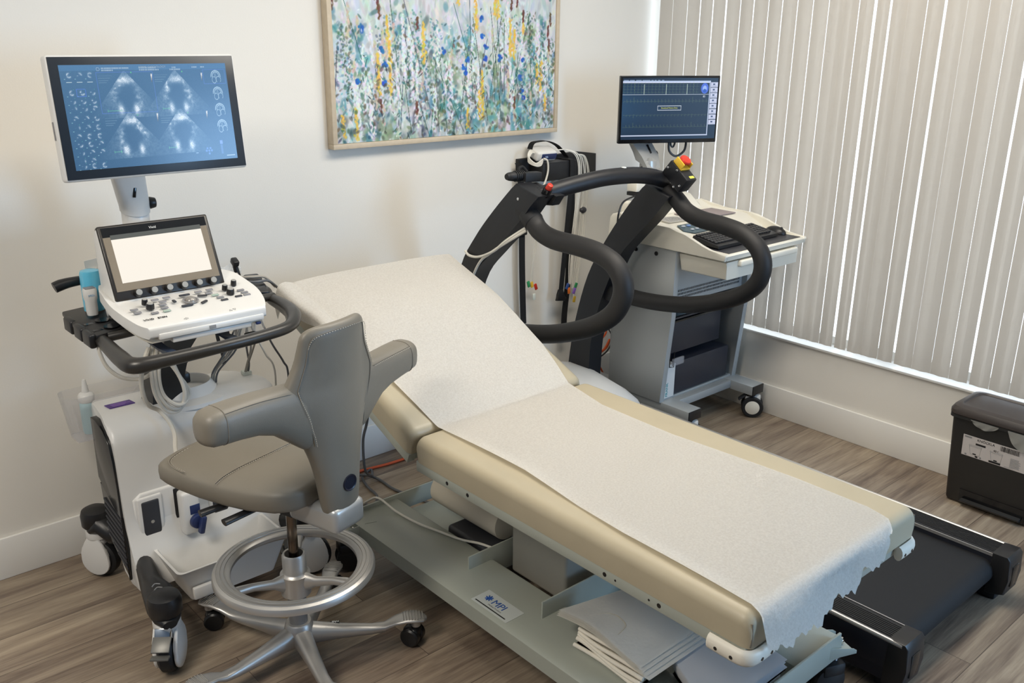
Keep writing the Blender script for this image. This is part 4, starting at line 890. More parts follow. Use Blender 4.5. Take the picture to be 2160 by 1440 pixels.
# touch panel: local u across, v up the tilted face
TP0 = V((-2.797, -.488, 1.044)); TU = V((1, 0, 0)); TV = V((0, .41711, .90886)); TN = V((0, -.90886, .41711))
def tp(u, v, h=0): return TP0+TU*u+TV*v+TN*h
def tbox(b, u0, u1, v0, v1, h0, h1, bev=0, seg=2):
    R_ = M((TU, TV, TN)).transposed(); return b.obox(tp((u0+u1)/2, (v0+v1)/2, (h0+h1)/2), (u1-u0, v1-v0, h1-h0), R_, bev, seg)
pan = obj('touch_panel', tbox(B(), -.171, .171, -.006, .226, -.022, 0, .006, 3), mat('panel_black', '26221f', .35, bump=.03), US)
obj('panel_shell', B().prism([tp(-.173, -.02, -.004), tp(-.173, .222, -.004), tp(-.173, .215, -.045), tp(-.173, .02, -.12), tp(-.173, -.03, -.12)], (.346, 0, 0), .008, 3), white, US)
obj('glass', tbox(B(), -.161, .160, .022, .218, -.001, .0012, .0006, 1), mat('reflection_tint_glass', '867a69', .12, bump=.005, coat=.6), pan)  # taupe base colour paints in the room's brown reflection
obj('dark_reflection_strip', tbox(B(), -.161, .160, .189, .218, .001, .0018), gloss, pan)  # black band paints in the darker reflection along the top of the glass
obj('screen', tbox(B(), -.139, .139, .046, .180, .001, .0020), mat('lit_cream_screen', 'f1e9dc', .3, emit=.93, bump=.01), pan)
obj('screen_menu_strip', tbox(B(), -.139, .139, .180, .194, .0012, .0021), mat('menu_strip', '6b706b', .3, emit=.4, bump=.01), pan)
text('name_lettering', 'Vivid', .011, tp(-.020, .2005, .0019), TU, TV, inkw, pan)
for u in (-.104, -.057, -.010, .037, .084, .130): knob(tp(u, .0095, 0), .0115, .018, pan, TN)
# handle frame round the console and the probe holder
HF = [(-2.985, -.19, .940), (-3.020, -.35, .938), (-3.028, -.52, .935), (-3.036, -.68, .930), (-3.028, -.762, .928), (-2.95, -.782, .932), (-2.80, -.785, .936), (-2.65, -.772, .938), (-2.545, -.742, .940), (-2.485, -.66, .945), (-2.462, -.56, .948), (-2.455, -.45, .95), (-2.425, -.36, .952), (-2.41, -.24, .95)]
obj('handle_frame', B().tube(HF, [.017, .018, .020, .024, .024, .020, .018, .018, .019, .026, .024, .018, .016, .015], 14, 6), handle_m, US)
obj('handle_brace', B().tube([(-3.01, -.515, .945), (-2.95, -.53, .952), (-2.88, -.52, .955)], .014, 12, 4), handle_m, US)
obj('handle_brace', B().tube([(-2.45, -.46, .958), (-2.51, -.48, .965), (-2.57, -.47, .97)], .014, 12, 4), handle_m, US)
ph = B().prism([(-3.045, -.20, .940), (-3.060, -.36, .940), (-3.045, -.52, .940), (-2.94, -.50, .945), (-2.93, -.36, .948), (-2.925, -.20, .948)], (0, 0, .018), .005)
pho = obj('probe_holder', ph, black, US)
for y in (-.30, -.395, -.475):
    obj('holder_cup', B().obox((-3.052, y, .938), (.022, .072, .045), None, .008, 3), black, pho)
    if y < -.35: obj('holder_slot', B().lathe([(.001, 0), (.023, 0), (.023, .0015), (.001, .0015)], (-2.985, y+.0, .9645), (0, 0, 1), 20), gloss, pho)
    if y < -.35: obj('holder_slot', B().box(-3.04, -2.99, y-.009, y+.009, .9585, .9602), gloss, pho)
for y in (-.33, -.42, -.50): obj('right_holder_cup', B().obox((-2.478+(y+.5)*.35, y+.08, .968), (.055, .072, .028), M.Rotation(-.25, 3, 'Z'), .008, 3), black, US)
obj('rear_grip', B().tube([(-2.955, -.212, 1.052), (-3.01, -.212, 1.050), (-3.04, -.212, 1.046), (-3.060, -.212, 1.040)], [.014, .016, .018, .0175], 14, 4), black, US)
# monitor on its swing arm
obj('monitor_post', B().lathe([(.041, 0), (.041, .225), (.038, .235), (.001, .236)], (-2.822, -.318, 1.05), seg=30), white, US)
def arm_ring(cx, cy, rx, ry, z0, tilt, e=.8):
    return [(cx+rx*math.copysign(abs(math.cos(q))**e, math.cos(q)), cy+ry*math.copysign(abs(math.sin(q))**e, math.sin(q)), z0+tilt*math.sin(q)) for q in [j*2*math.pi/28 for j in range(28)]]
ar = obj('monitor_arm', B().loft([arm_ring(-2.822, -.319, .0445, .044, 1.272, .014, 1), arm_ring(-2.823, -.321, .0455, .044, 1.290, .008, 1), arm_ring(-2.832, -.336, .046, .036, 1.325, .004, .7), arm_ring(-2.848, -.362, .050, .022, 1.40, 0, .5), arm_ring(-2.855, -.376, .052, .016, 1.50, 0, .5)]), white, US, ang=50)
obj('arm_slot', B().obox((-2.836, -.3735, 1.335), (.009, .006, .030), M.Rotation(.16, 3, 'Y')@M.Rotation(.05, 3, 'X'), .001), gloss, ar)
obj('tilt_knob', B().cyl((-2.783, -.330, 1.292), (-2.760, -.333, 1.292), .019, .016, 18, .005), black, ar)
MC = V((-2.783, -.455, 1.567)); th = math.radians(7)
MX = V((1, 0, 0)); MZ = V((0, math.sin(th), math.cos(th))); MN = V((0, -math.cos(th), math.sin(th))); RM2 = M((MX, -MN, MZ)).transposed()
def mp(u, v, h=0): return MC+MX*u+MZ*v+MN*h
mh = obj('monitor', B().obox(mp(0, 0, -.020), (.546, .042, .344), RM2, .010, 3), white, US)
obj('monitor_back', B().obox(mp(.01, 0, -.05), (.30, .03, .20), RM2, .010, 3), white, mh)
obj('bezel', B().obox(mp(0, 0, .0012), (.534, .004, .332), RM2, .0018), mat('bezel_dark_grey', '232a33', .3, bump=.02), mh)
obj('side_port', B().obox(mp(-.2735, -.03, -.02), (.003, .010, .05), RM2, .001), mgray, mh)
def us_screen():
    W, H = 520, 300; rg = np.random.default_rng(21); yy, xx = np.mgrid[0:H, 0:W].astype(np.float32); u = xx/W; v = yy/H
    im = np.empty((H, W, 3), np.float32); im[:] = (62, 100, 134); im += ((v-.5)*18)[..., None]-np.array((6, 4, 0))*(u[..., None]*.8)
    im[v > .94] += (6, 10, 14)
    def noise(s):
        g = rg.random((int(H/s)+2, int(W/s)+2)); a = yy/s; b = xx/s; i = a.astype(int); j = b.astype(int); fa = a-i; fb = b-j
        return (g[i, j]*(1-fa)*(1-fb)+g[i+1, j]*fa*(1-fb)+g[i, j+1]*(1-fa)*fb+g[i+1, j+1]*fa*fb)
    tex = noise(2.2)*.5+noise(5)*.5; fine = noise(1.2)
    def heart(cx, cy, sc, spread, seedx, sector):
        X = (u-cx)*W/H/sc; Y = (v-cy)/sc
        wob = 1+.10*np.sin(3*np.arctan2(X, Y+.1)+seedx*9)+.10*(noise(22)-.5); r = np.sqrt((X/.92)**2+((Y+.15)/1.30)**2)*wob; wallr = np.exp(-((r-.64)/.17)**2)*(.25+1.5*np.clip(noise(7)-.28, 0, 1))*(.5+fine)
        a = np.arctan2(X, Y+.1)
        w2 = wallr*(.30+1.0*np.clip(tex+seedx*np.sin(2*a+seedx*9)-.25, 0, 1))*np.clip(1.15-np.abs(a)/3.3, 0, 1)
        top_ = np.exp(-((X)/.38)**2-((Y-.62)/.16)**2)*(.5+fine*.8)
        legs = sum(np.exp(-((X-q)/.13)**2-((Y+.78)/.24)**2)*(.5+fine) for q in (-.40, .38))
        halo = np.exp(-(r/1.25)**2)*.42*tex*np.clip((r-.55)*4, 0, 1)
        s = np.clip(w2*.9+top_*.75+legs*.85+halo, 0, 1.3)
        fan = np.abs(X) < (1.12-Y)*.85
        s = s*fan; s = s*(Y < 1.05)*(Y > -1.2)
        im[:] = im*(1-np.clip(s, 0, 1)[..., None]*.9)+np.array((226, 234, 242))*np.clip(s, 0, 1)[..., None]*.9
    heart(.36, .72, .20, 1, .35, 1); heart(.665, .72, .20, 1, .5, 0); heart(.355, .325, .20, 1, .65, 0); heart(.665, .335, .20, 1, .2, 0)
    R = lambda a, b, c, d, col: im.__setitem__((slice(int(c*H), max(int(c*H)+1, int(d*H))), slice(int(a*W), max(int(a*W)+1, int(b*W)))), col)
    def frame(a, b, c, d, col):
        R(a, b, c, c+.004, col); R(a, b, d, d+.004, col); R(a, a+.002, c, d, col); R(b, b+.002, c, d, col)
    frame(.20, .53, .53, .925, (86, 122, 200)); frame(.845, 1-.012, .79, .935, (86, 122, 200))
    for a, b, c in ((.235, .39, .965), (.235, .30, .945), (.455, .55, .965), (.455, .57, .945), (.655, .68, .965), (.64, .705, .945), (.78, .81, .965), (.835, .855, .965)):
        k = a
        while k < b: R(k, k+.006, c-.008, c+.006, (150, 172, 192)); k += .0085
    for (cx, cy) in ((.215, .955),): im[((u-cx)*W/H)**2+((v-cy))**2 < .018**2] = (140, 165, 190); im[((u-cx)*W/H)**2+((v-cy))**2 < .013**2] = (80, 116, 150)
    for x, y in ((.522, .90), (.835, .90), (.522, .51), (.835, .51)):
        for k in range(18): R(x-.004, x+.006-k*.0004, y-k*.0045, y-k*.0045+.004, tuple(235-k*8 for _ in range(3)))
    for x, y in ((.40, .915), (.71, .915), (.40, .50), (.71, .50)): R(x, x+.006, y, y+.012, (90, 190, 130))
    for x, y, w_ in ((.235, .555, .08), (.565, .555, .035), (.235, .155, .04), (.565, .16, .045)): R(x, x+w_, y, y+.004, (100, 185, 150)); R(x, x+.002, y-.01, y+.015, (100, 185, 150)); R(x+w_, x+w_+.002, y-.01, y+.015, (100, 185, 150))
    for x, y in ((.21, .89), (.54, .89), (.21, .48), (.54, .48)):
        for k in range(4): R(x, x+.08-.012*k, y-k*.022, y-k*.022+.006, (92, 126, 154))
    for k in range(4):                                                # four little chamber diagrams
        cy = .865-k*.17; cx = .925
        def ring(ex, ey, rx, ry, lo=-9):
            d = np.sqrt(((u-ex)/rx)**2+((v-ey)/ry)**2); im[(np.abs(d-1) < .09) & (v > lo)] = (150, 178, 200)
        ring(cx, cy-.005, .030, .062, cy-.01); ring(cx, cy-.005, .021, .048, cy-.01); ring(cx-.012, cy-.038, .013, .033); ring(cx+.016, cy-.036, .015, .033, cy-.06); R(cx-.004, cx-.002, cy-.01, cy+.045, (150, 178, 200)); R(cx+.003, cx+.005, cy-.01, cy+.045, (150, 178, 200))
    rows = [.90, .835, .735, .655, .585, .49, .405, .32, .245, .165, .085, .035]
    for i, y in enumerate(rows):                                      # thumbnail column
        for j in range(3):
            x = .02+j*.058+.012
            if i in (1,): R(x, x+.03, y, y+.005, (170, 190, 200)); continue
            if i == 10 and j == 2: continue
            q = rg.uniform(0, 6); d = ((u-x-.018)/.014)**2+((v-y)/.026)**2
            s = np.exp(-np.abs(d-.6)*3.0)*.8*np.clip(.3+.9*np.sin(np.arctan2(v-y, u-x-.018)*1.5+q), 0, 1)*(.5+tex)
            im[:] = im*(1-np.clip(s, 0, 1)[..., None])+np.array((222, 228, 236))*np.clip(s, 0, 1)[..., None]
            R(x-.010, x-.002, y-.034, y-.028, (120, 165, 180)); R(x+.03, x+.032, y+.03, y+.036, (90, 180, 150))
    frame(.078, .128, .70, .77, (86, 122, 220))
    for cx, cy in ((.815, .10), (.805, .125), (.825, .125), (.798, .10), (.832, .10), (.815, .07)): im[((u-cx)*W/H)**2+(v-cy)**2 < .011**2] = (92, 130, 190)
    R(.895, .912, .165, .20, (110, 140, 215)); R(.897, .91, .06, .16, (76, 112, 160)); R(.93, .985, .035, .045, (150, 172, 190)); R(.73, .745, .085, .092, (150, 180, 210))
    im += (rg.random((H, W, 1))*6-3)
    g = np.clip(im/255, 0, 1); return np.where(g <= .04045, g/12.92, ((g+.055)/1.055)**2.4)
colour_sheet('screen', us_screen(), lambda u, v: tuple(mp(-.241+u*.482, -.141+v*.285, .0036)), mh, emit=.95, rough=.2)
text('screen_lettering', 'ASPIRE CARDIOLOGY', .0082, mp(-.024, .1335, .0040), MX, MZ, mat('lit_pale_blue', '9db6cb', .5, emit=.7, bump=.01), mh, 'LEFT', .0001)
# cables that belong to the machine
obj('probe_cable', B().tube([(-3.035, -.50, .925), (-3.037, -.50, .90), (-3.022, -.50, .85), (-2.988, -.50, .81), (-2.946, -.50, .792), (-2.916, -.52, .80), (-2.890, -.55, .835), (-2.875, -.57, .875)], .006, 8, 6), cable_w, US)
obj('probe_cable', B().tube([(-2.91, -.55, .90), (-2.93, -.555, .864), (-2.944, -.55, .806), (-2.94, -.54, .751), (-2.917, -.51, .70), (-2.885, -.50, .672), (-2.868, -.525, .64), (-2.862, -.545, .60), (-2.870, -.560, .555), (-2.868, -.575, .50), (-2.850, -.565, .45), (-2.838, -.545, .42)], .007, 8, 6), cable_w, US)
for k, o in enumerate((0, .012, -.010)):
    obj('probe_cable', B().tube([(-2.885+o, -.55-o, .90), (-2.905+o, -.56, .82), (-2.902+o, -.565, .75), (-2.872+o, -.57-o, .70+o), (-2.835+o, -.565, .695+o), (-2.815+o, -.56+o, .735), (-2.835, -.56, .80), (-2.868+o, -.55, .88)], .0062, 8, 6), cable_w, US)
random.seed(4)
for k in range(8):
    x0 = -2.585+.055*k/7; x1 = -2.645+.03*random.random() if k < 5 else -2.515+.02*random.random(); z1 = .655
    mid = (x0*.5+x1*.5+random.uniform(-.02, .02))
    obj('lead_wire', B().tube([(x0, -.55, .955), (x0-.005, -.47+.02*random.random(), .88), (mid, -.43+.02*random.random(), .78+.03*random.random()), (x1, -.35, .70), (x1-.005*(k % 2), -.33, z1-.002)], .0034, 6, 5), cable_g if k % 3 else cable_d, US)
obj('lead_junction', B().box(-2.522, -2.492, -.34, -.31, .652, .668, .004), clip_w, US)
obj('cable_sleeve', B().tube([(-2.655, -.46, .945), (-2.645, -.43, .86), (-2.61, -.38, .76), (-2.600, -.36, .725)], .006, 8, 6), black, US)
obj('clear_pocket', B().box(-2.665, -2.575, -.64, -.60, .87, .955, .004), clear, US)
obj('hook', B().tube([(-2.655, -.66, .915), (-2.63, -.67, .915), (-2.605, -.675, .905), (-2.585, -.665, .89)], [.004, .009, .009, .004], 10, 5), black, US)
obj('side_lead', B().tube([(-2.50, -.40, .96), (-2.495, -.43, .90), (-2.47, -.46, .80), (-2.43, -.46, .72), (-2.41, -.45, .66), (-2.40, -.42, .40), (-2.42, -.45, .06), (-2.40, -.60, .012)], .0035, 6, 6), cable_d, US)
obj('side_lead', B().tube([(-2.545, -.54, .95), (-2.535, -.48, .86), (-2.49, -.45, .76), (-2.455, -.44, .69), (-2.45, -.42, .50), (-2.43, -.40, .20), (-2.40, -.45, .012)], .0035, 6, 6), cable_w, US)
# things standing in and on the machine
b = B().lathe([(.031, .968), (.0315, 1.05), (.031, 1.085), (.028, 1.094), (.014, 1.098), (.001, 1.099)], (-2.968, -.275, 0), seg=26)
gb = thing('gel_bottle', (-2.968, -.275, .965), 'upright blue ultrasound gel bottle in the probe holder beside the touch panel', 'bottle')
obj('body', b, mat('blue_gel', '63bfe0', .18, bump=.02, var=.05, vscale=20, coat=.5), gb)
b = B().loft([binring(z, -2.992-w, -2.992+w, -.330-d, -.330+d, min(w, d)*.8) for z, w, d in ((.968, .015, .014), (.985, .017, .016), (1.012, .0165, .016), (1.022, .019, .019), (1.045, .020, .019), (1.052, .0185, .017))])
pb_ = thing('ultrasound_probe', (-2.985, -.325, .966), 'white ultrasound probe standing head up in the holder in front of the blue bottle', 'probe')
obj('body', b, white, pb_, ang=50)
obj('lens', B().obox((-2.992, -.330, 1.0530), (.030, .026, .004), None, .0015), mgray, pb_)
text('lettering', 'M5Sc', .009, (-3.003, -.3495, 1.030), (1, 0, 0), (0, 0, 1), mat('pale_blue_ink', '8fb0cc', .6, bump=.01), pb_)
pp = thing('pencil_probe', (-2.49, -.30, .975), 'slim black pencil probe standing at the right rear of the ultrasound machine', 'probe')
obj('body', B().tube([(-2.488, -.30, .97), (-2.496, -.30, 1.01), (-2.502, -.30, 1.04), (-2.505, -.305, 1.055)], [.0095, .0095, .009, .010], 14, 4), black, pp)
obj('head', B().obox((-2.509, -.315, 1.058), (.022, .03, .022), M.Rotation(.5, 3, 'X'), .005), black, pp)
for k in range(2):
    obj('cable', B().tube([(-2.510, -.325, 1.020-.012*k), (-2.518, -.345, 1.012-.012*k), (-2.475, -.37-.02*k, 1.012-.014*k), (-2.425, -.36-.02*k, 1.000-.008*k), (-2.380, -.34-.02*k, .955)], .0045, 8, 6), cable_d if k else cable_g, pp)
wp = B().grid(lambda u, v: (-2.535+.095*u, -.200+.012*math.sin(9*u+3*v), .965+.055*v+.006*math.sin(11*u)*v), 14, 6); bmesh.ops.solidify(wp.bm, geom=list(wp.bm.faces), thickness=.010)
obj('wipe_packet', wp, clear, label='crinkled clear plastic packet behind the black pencil probe', cat='packet', org=(-2.49, -.255, .965), ang=20)
nb = thing('nozzle_bottle', (-2.985, -.14, .505), 'pale blue bottle with a white pointed nozzle in the clear tray behind the machine', 'bottle')
obj('body', B().lathe([(.022, .504), (.024, .51), (.024, .605), (.023, .618), (.020, .624), (.001, .625)], (-2.992, -.128, 0), seg=24), mat('pale_aqua_bottle', 'b7dbe2', .3, bump=.02), nb)
obj('cap', B().lathe([(.024, .616), (.026, .62), (.026, .638), (.022, .645), (.012, .650), (.0065, .690), (.0045, .694), (.001, .6945)], (-2.992, -.128, 0), seg=24), white, nb)
cd = thing('printed_card', (-2.955, -.20, 1.075), 'white printed card behind the blue gel bottle at the back of the machine', 'card')
obj('card', B().obox((-2.935, -.215, 1.098), (.055, .001, .036), M.Rotation(.25, 3, 'X')@M.Rotation(-.12, 3, 'Y'), 0), paper_m, cd)
obj('clip', B().box(-2.95, -2.925, -.222, -.206, 1.06, 1.083, .003), white, cd)
# ------------------------------------------------------------ saddle stool
CX, CY = -2.74, -1.05; YAW = math.radians(105.5)
SF = V((math.cos(YAW), math.sin(YAW), 0)); SR = V((math.sin(YAW), -math.cos(YAW), 0))
def sp(x, y, z): return V((CX, CY, 0))+SR*x+SF*y+V((0, 0, z))
def ST(b): return b.warp(lambda p: sp(*p))
SS = thing('saddle_stool', (CX, CY, 0), 'grey leather saddle stool with winged backrest and silver foot ring', 'stool')
# five star base
hub = obj('base', B().lathe([(.040, .055), (.046, .07), (.046, .10), (.040, .125), (.036, .13), (.001, .13)], (CX, CY, 0), seg=30), alu, SS)
tread_m = mat('tread_grey', '9b9893', .5, .5, bump=.05)
for k in range(5):
    a = math.radians(-30+72*k); d = V((math.cos(a), math.sin(a), 0)); n = V((-d.y, d.x, 0)); o = V((CX, CY, 0))
    rings = []
    for t, zt, hh, w in ((.02, .122, .075, .030), (.06, .112, .060, .027), (.13, .098, .042, .022), (.215, .086, .030, .018), (.255, .086, .024, .019), (.285, .099, .018, .024), (.32, .106, .015, .030), (.35, .104, .014, .031), (.372, .098, .012, .024), (.384, .093, .008, .010)):
        c = o+d*t
        rings.append([c+n*(w*math.cos(q))+V((0, 0, zt-hh/2+hh/2*math.copysign(abs(math.sin(q))**.7, math.sin(q)))) for q in [j*2*math.pi/18 for j in range(18)]])
    lg = obj('leg', B().loft(rings), alu, SS, ang=60)
    for j in range(8):
        t = .312+j*.0085; w = .026*math.sqrt(max(.05, 1-((t-.338)/.045)**2)); c = o+d*t+V((0, 0, .1062-abs(t-.33)*.10))
        obj('tread_rib', B().tube([c-n*w, c+n*w], .0016, 6, 1), tread_m, lg)
    wc = o+d*.350
    obj('castor_pin', B().cyl(wc+V((0, 0, .092)), wc+V((0, 0, .068)), .015), alu, lg)
    ca_ = a+1.0+k*.6; ax = V((math.cos(ca_), math.sin(ca_), 0)); w0 = wc+V((-ax.y, ax.x, 0))*.012; w0.z = .031
    obj('castor_hood', B().obox(w0+V((0, 0, .014)), (.050, .050, .036), M.Rotation(ca_, 3, 'Z'), .012, 3), black, lg)
    for s in (-1, 1): obj('castor_wheel', B().lathe([(.001, -.013), (.026, -.013), (.031, -.008), (.031, .008), (.026, .013), (.001, .013)], w0+ax*(s*.017), ax, 26), black, lg)
    if k == 0:
        R_ = M.Rotation(a, 3, 'Z'); obj('name_plate', B().obox(o+d*.105+n*.012+V((0, 0, .1005)), (.028, .011, .003), R_), ink, lg)
        text('name_lettering', 'HÅG', .010, o+d*.118+n*.0165+V((0, 0, .1023)), -d, -n, inkw, lg)
obj('gas_tube', B().cyl((CX, CY, .12), (CX, CY, .315), .027, seg=28), mat('tube_grey', '7a7b7d', .4, .3, bump=.03), SS)
obj('gas_piston', B().cyl((CX, CY, .30), (CX, CY, .52), .0145, seg=24), steel, SS)
# foot ring
RZ = .315; RR = .212
rg_ = B(); ring = []
pr = [(-.030, -.006), (-.030, .004), (-.024, .010), (-.017, .0125), (-.016, .0105), (-.014, .0105), (-.013, .0135), (-.006, .0145), (-.005, .0125), (-.003, .0125), (-.002, .0145), (.006, .0135), (.007, .0115), (.009, .0115), (.010, .0125), (.018, .008), (.022, 0), (.022, -.010), (.012, -.016), (-.018, -.016)]
S_ = 96
rings = [[V((CX+(RR+p)*math.cos(t), CY+(RR+p)*math.sin(t), RZ+q)) for p, q in pr] for t in [k*2*math.pi/S_ for k in range(S_)]]
rings.append(rings[0]); fr = obj('foot_ring', B().loft(rings, cap=False), alu, SS, ang=30)
obj('ring_hub', B().lathe([(.030, -.075), (.044, -.07), (.044, -.005), (.037, .0), (.035, .004), (.035, .055), (.031, .062), (.027, .06), (.027, -.07)], (CX, CY, .300), seg=30), alu, SS)
for k in range(3):
    a = math.radians(-62+120*k); d = V((math.cos(a), math.sin(a), 0)); n = V((-d.y, d.x, 0))
    rr = []
    for t, w, h in ((.030, .020, .034), (.07, .013, .016), (.13, .011, .013), (.17, .014, .013), (.20, .022, .012)):
        c = V((CX, CY, 0))+d*t+V((0, 0, .262+(RZ-.012-.262)*min(1, t/.15)))
        rr.append([c+n*(w*math.cos(q))+V((0, 0, h*math.sin(q))) for q in [j*2*math.pi/14 for j in range(14)]])
    obj('spoke', B().loft(rr), alu, fr)
# mechanism
obj('seat_mount', ST(B().loft([[(-.03, -.035, .50), (.03, -.035, .50), (.03, .035, .50), (-.03, .035, .50)], [(-.055, -.08, .565), (.055, -.08, .565), (.055, .10, .565), (-.055, .10, .565)], [(-.07, -.09, .59), (.07, -.09, .59), (.07, .12, .59), (-.07, .12, .59)]])), black, SS)
obj('back_bracket', ST(B().box(-.058, .062, -.235, -.05, .515, .592, .018, 3)), silver, SS)
for x0, y0, x1, y1, z0 in ((-.03, .06, -.215, .12, .560), (-.03, .0, -.205, .035, .555)):
    obj('lever', ST(B().tube([(x0, y0, z0), ((x0+x1)/2, (y0+y1)/2, z0-.004), (x1, y1, z0-.010)], [.008, .010, .0115], 12, 3, flat=(.8, 1.3))), black, SS)
# saddle seat
def seat_ring(y, w, zc, th, droop):
    out = []
    for k in range(28):
        a = k*2*math.pi/28; c = math.copysign(abs(math.cos(a))**.5, math.cos(a)); s = math.copysign(abs(math.sin(a))**.55, math.sin(a))
        x = w*c; z = zc-droop*(abs(c)**2.2)+(th*.42*s if s > 0 else th*.58*s)
        out.append((x, y, z))
    return out
seat = B().loft([seat_ring(*q) for q in ((-.150, .040, .618, .03, .0), (-.145, .085, .620, .055, .005), (-.125, .120, .622, .074, .008), (-.08, .145, .623, .088, .014), (0, .162, .622, .092, .022), (.08, .176, .622, .092, .024), (.16, .192, .624, .092, .020), (.23, .204, .627, .090, .014), (.28, .204, .627, .088, .010), (.305, .200, .626, .084, .008), (.317, .192, .625, .072, .006), (.323, .175, .624, .045, .004))])
so = obj('seat', ST(seat), leather, SS, ang=80)
def seam_on(pts, par, r=.0016, dot=True):
    obj('seam', B().tube([sp(*p) for p in pts], r, 6, 5), seam, par)
    if dot:
        P = spline([sp(*p) for p in pts], 12); sb = B()
        for i in range(0, len(P)-1, 2):
            dv = (P[i+1]-P[i]).normalized(); off = dv.cross(V((0, 0, 1))).normalized()*.006
            sb.tube([P[i]+off, P[i]+off+(P[i+1]-P[i])*.9], .0009, 4, 1)
        obj('stitching', sb, stitch, par, kind='stuff')
def seat_z(x, y):
    T_ = ((-.15, .04, .63, .03, 0), (-.08, .145, .623, .088, .014), (0, .162, .622, .092, .022), (.16, .192, .624, .092, .02), (.28, .204, .627, .084, .01), (.32, .17, .622, .04, .006))
    for p, q in zip(T_, T_[1:]):
        if p[0] <= y <= q[0]:
            t = (y-p[0])/(q[0]-p[0]); w, zc, th, dr = [p[i]+(q[i]-p[i])*t for i in range(1, 5)]
            c = min(1, abs(x)/w); k = c**(1/.5); s = math.sqrt(max(0, 1-k*k))**.55
            return zc-dr*c**2.2+th*.42*s
    return .64
seam_on([(x, .10-.03*math.cos(x*9), seat_z(x, .10-.03*math.cos(x*9))+.0008) for x in (-.172, -.15, -.12, -.08, -.04, 0, .04, .08, .12)], so)
seam_on([(-.196, .20, .645), (-.192, .25, .646), (-.175, .285, .652), (-.12, .296, .659), (-.05, .300, .660), (.03, .300, .660)], so)
# backrest with side wings: outline loft bent slightly forward at the wings
def back_y(x, z): return -.205+.5*max(0, abs(x)-.12)**1.5+.020*max(0, (z-.95)/.15)*-1+(.02*(abs(x)/.1)**2 if abs(x) < .1 else .02)
spine0 = [(.555, .020, .022), (.562, .044, .034), (.58, .058, .042), (.62, .066, .046), (.68, .074, .048), (.74, .088, .048), (.80, .110, .050), (.86, .142, .052), (.905, .160, .052), (.945, .160, .050), (.985, .142, .046), (1.02, .126, .042), (1.055, .117, .038), (1.085, .110, .034), (1.100, .098, .026), (1.108, .078, .014), (1.110, .04, .006)]
spine = [(p.x, p.y, p.z) for p in spline(spine0, 3)]
rings = []
for z, w, th in spine:
    r = []
    for k in range(32):
        a = k*2*math.pi/32; c = math.copysign(abs(math.cos(a))**.6, math.cos(a)); s = math.copysign(abs(math.sin(a))**.75, math.sin(a))
        x = w*c; r.append((x, back_y(x, z)+th*.62*s, z))
    rings.append(r)
bk_o = obj('backrest', ST(B().loft(rings)), leather, SS, ang=80)
for sgn in (-1, 1):
    rr = []
    for x, z, h, th, y in ((.06, .860, .098, .030, -.185), (.11, .868, .092, .036, -.178), (.15, .882, .076, .040, -.170), (.19, .895, .060, .043, -.162), (.24, .901, .052, .045, -.154), (.29, .903, .049, .046, -.147), (.335, .904, .047, .046, -.142), (.362, .904, .044, .043, -.140), (.376, .903, .036, .034, -.139), (.382, .902, .020, .018, -.138)):
        r = []
        for k in range(26):
            a = k*2*math.pi/26; c = math.copysign(abs(math.cos(a))**.7, math.cos(a)); s = math.copysign(abs(math.sin(a))**.7, math.sin(a))
            r.append((sgn*(x-.25*th*c*.3), y+th*c, z+h*s+(.018*min(1, x/.25) if sgn < 0 else -.004)))
        rr.append(r)
    wg = obj('wing', ST(B().loft(rr)), leather, SS, ang=80)
    WT_ = ((.15, .882, .076, .040, -.170), (.19, .895, .060, .043, -.162), (.24, .901, .052, .045, -.154), (.29, .903, .049, .046, -.147), (.335, .904, .047, .046, -.142), (.362, .904, .044, .043, -.140))
    def wp(i, t, g=1.012):
        x, z, h, th, y = WT_[i]; c = math.copysign(abs(math.cos(t))**.7, math.cos(t)); q = math.copysign(abs(math.sin(t))**.7, math.sin(t))
        return (sgn*(x-.25*th*c*.3), y+th*c*g, z+h*q*g+(.018*min(1, x/.25) if sgn < 0 else -.004))
    seam_on([wp(4, t) for t in (4.4, 3.9, 3.5, 3.14, 2.8, 2.4, 2.0, 1.6, 1.2)], wg, .0009, False)
    seam_on([wp(i, 2.35) for i in range(5)], wg, .0008)
def bs(x, z, off=.0012):
    for (z0, w0, t0), (z1, w1, t1) in zip(spine, spine[1:]):
        if z0 <= z <= z1:
            t = (z-z0)/(z1-z0); w = w0+(w1-w0)*t; th = t0+(t1-t0)*t; break
    c = min(.999, abs(x)/w); k = c**(1/.6); s = math.sqrt(1-k*k)**.75
    return (x, back_y(x, z)-th*.62*s-off, z)
for sg in (-1, 1):
    seam_on([bs(sg*.134, .955), bs(sg*.128, .925), bs(sg*.116, .89), bs(sg*.104, .85), bs(sg*.096, .82), bs(sg*.090, .79)], bk_o, .0011)
    seam_on([bs(sg*.100, 1.06), bs(sg*.108, 1.02), bs(sg*.122, .985), bs(sg*.134, .955)], bk_o, .0010)
seam_on([bs(-.100, 1.06), bs(-.088, 1.085), bs(-.05, 1.094), bs(0, 1.096), bs(.05, 1.094), bs(.088, 1.085), bs(.100, 1.06)], bk_o, .0010)
h0 = V(bs(.004, .655, 0)); h1 = V(bs(.004, .655, .010))
obj('back_hub_recess', B().lathe([(.001, 0), (.019, 0), (.021, .002), (.0235, .0025), (.024, -.004)], sp(*h0)-SF*.001, -SF, 26), mat('deep_navy_plastic', '171b2c', .3, bump=.02), bk_o)
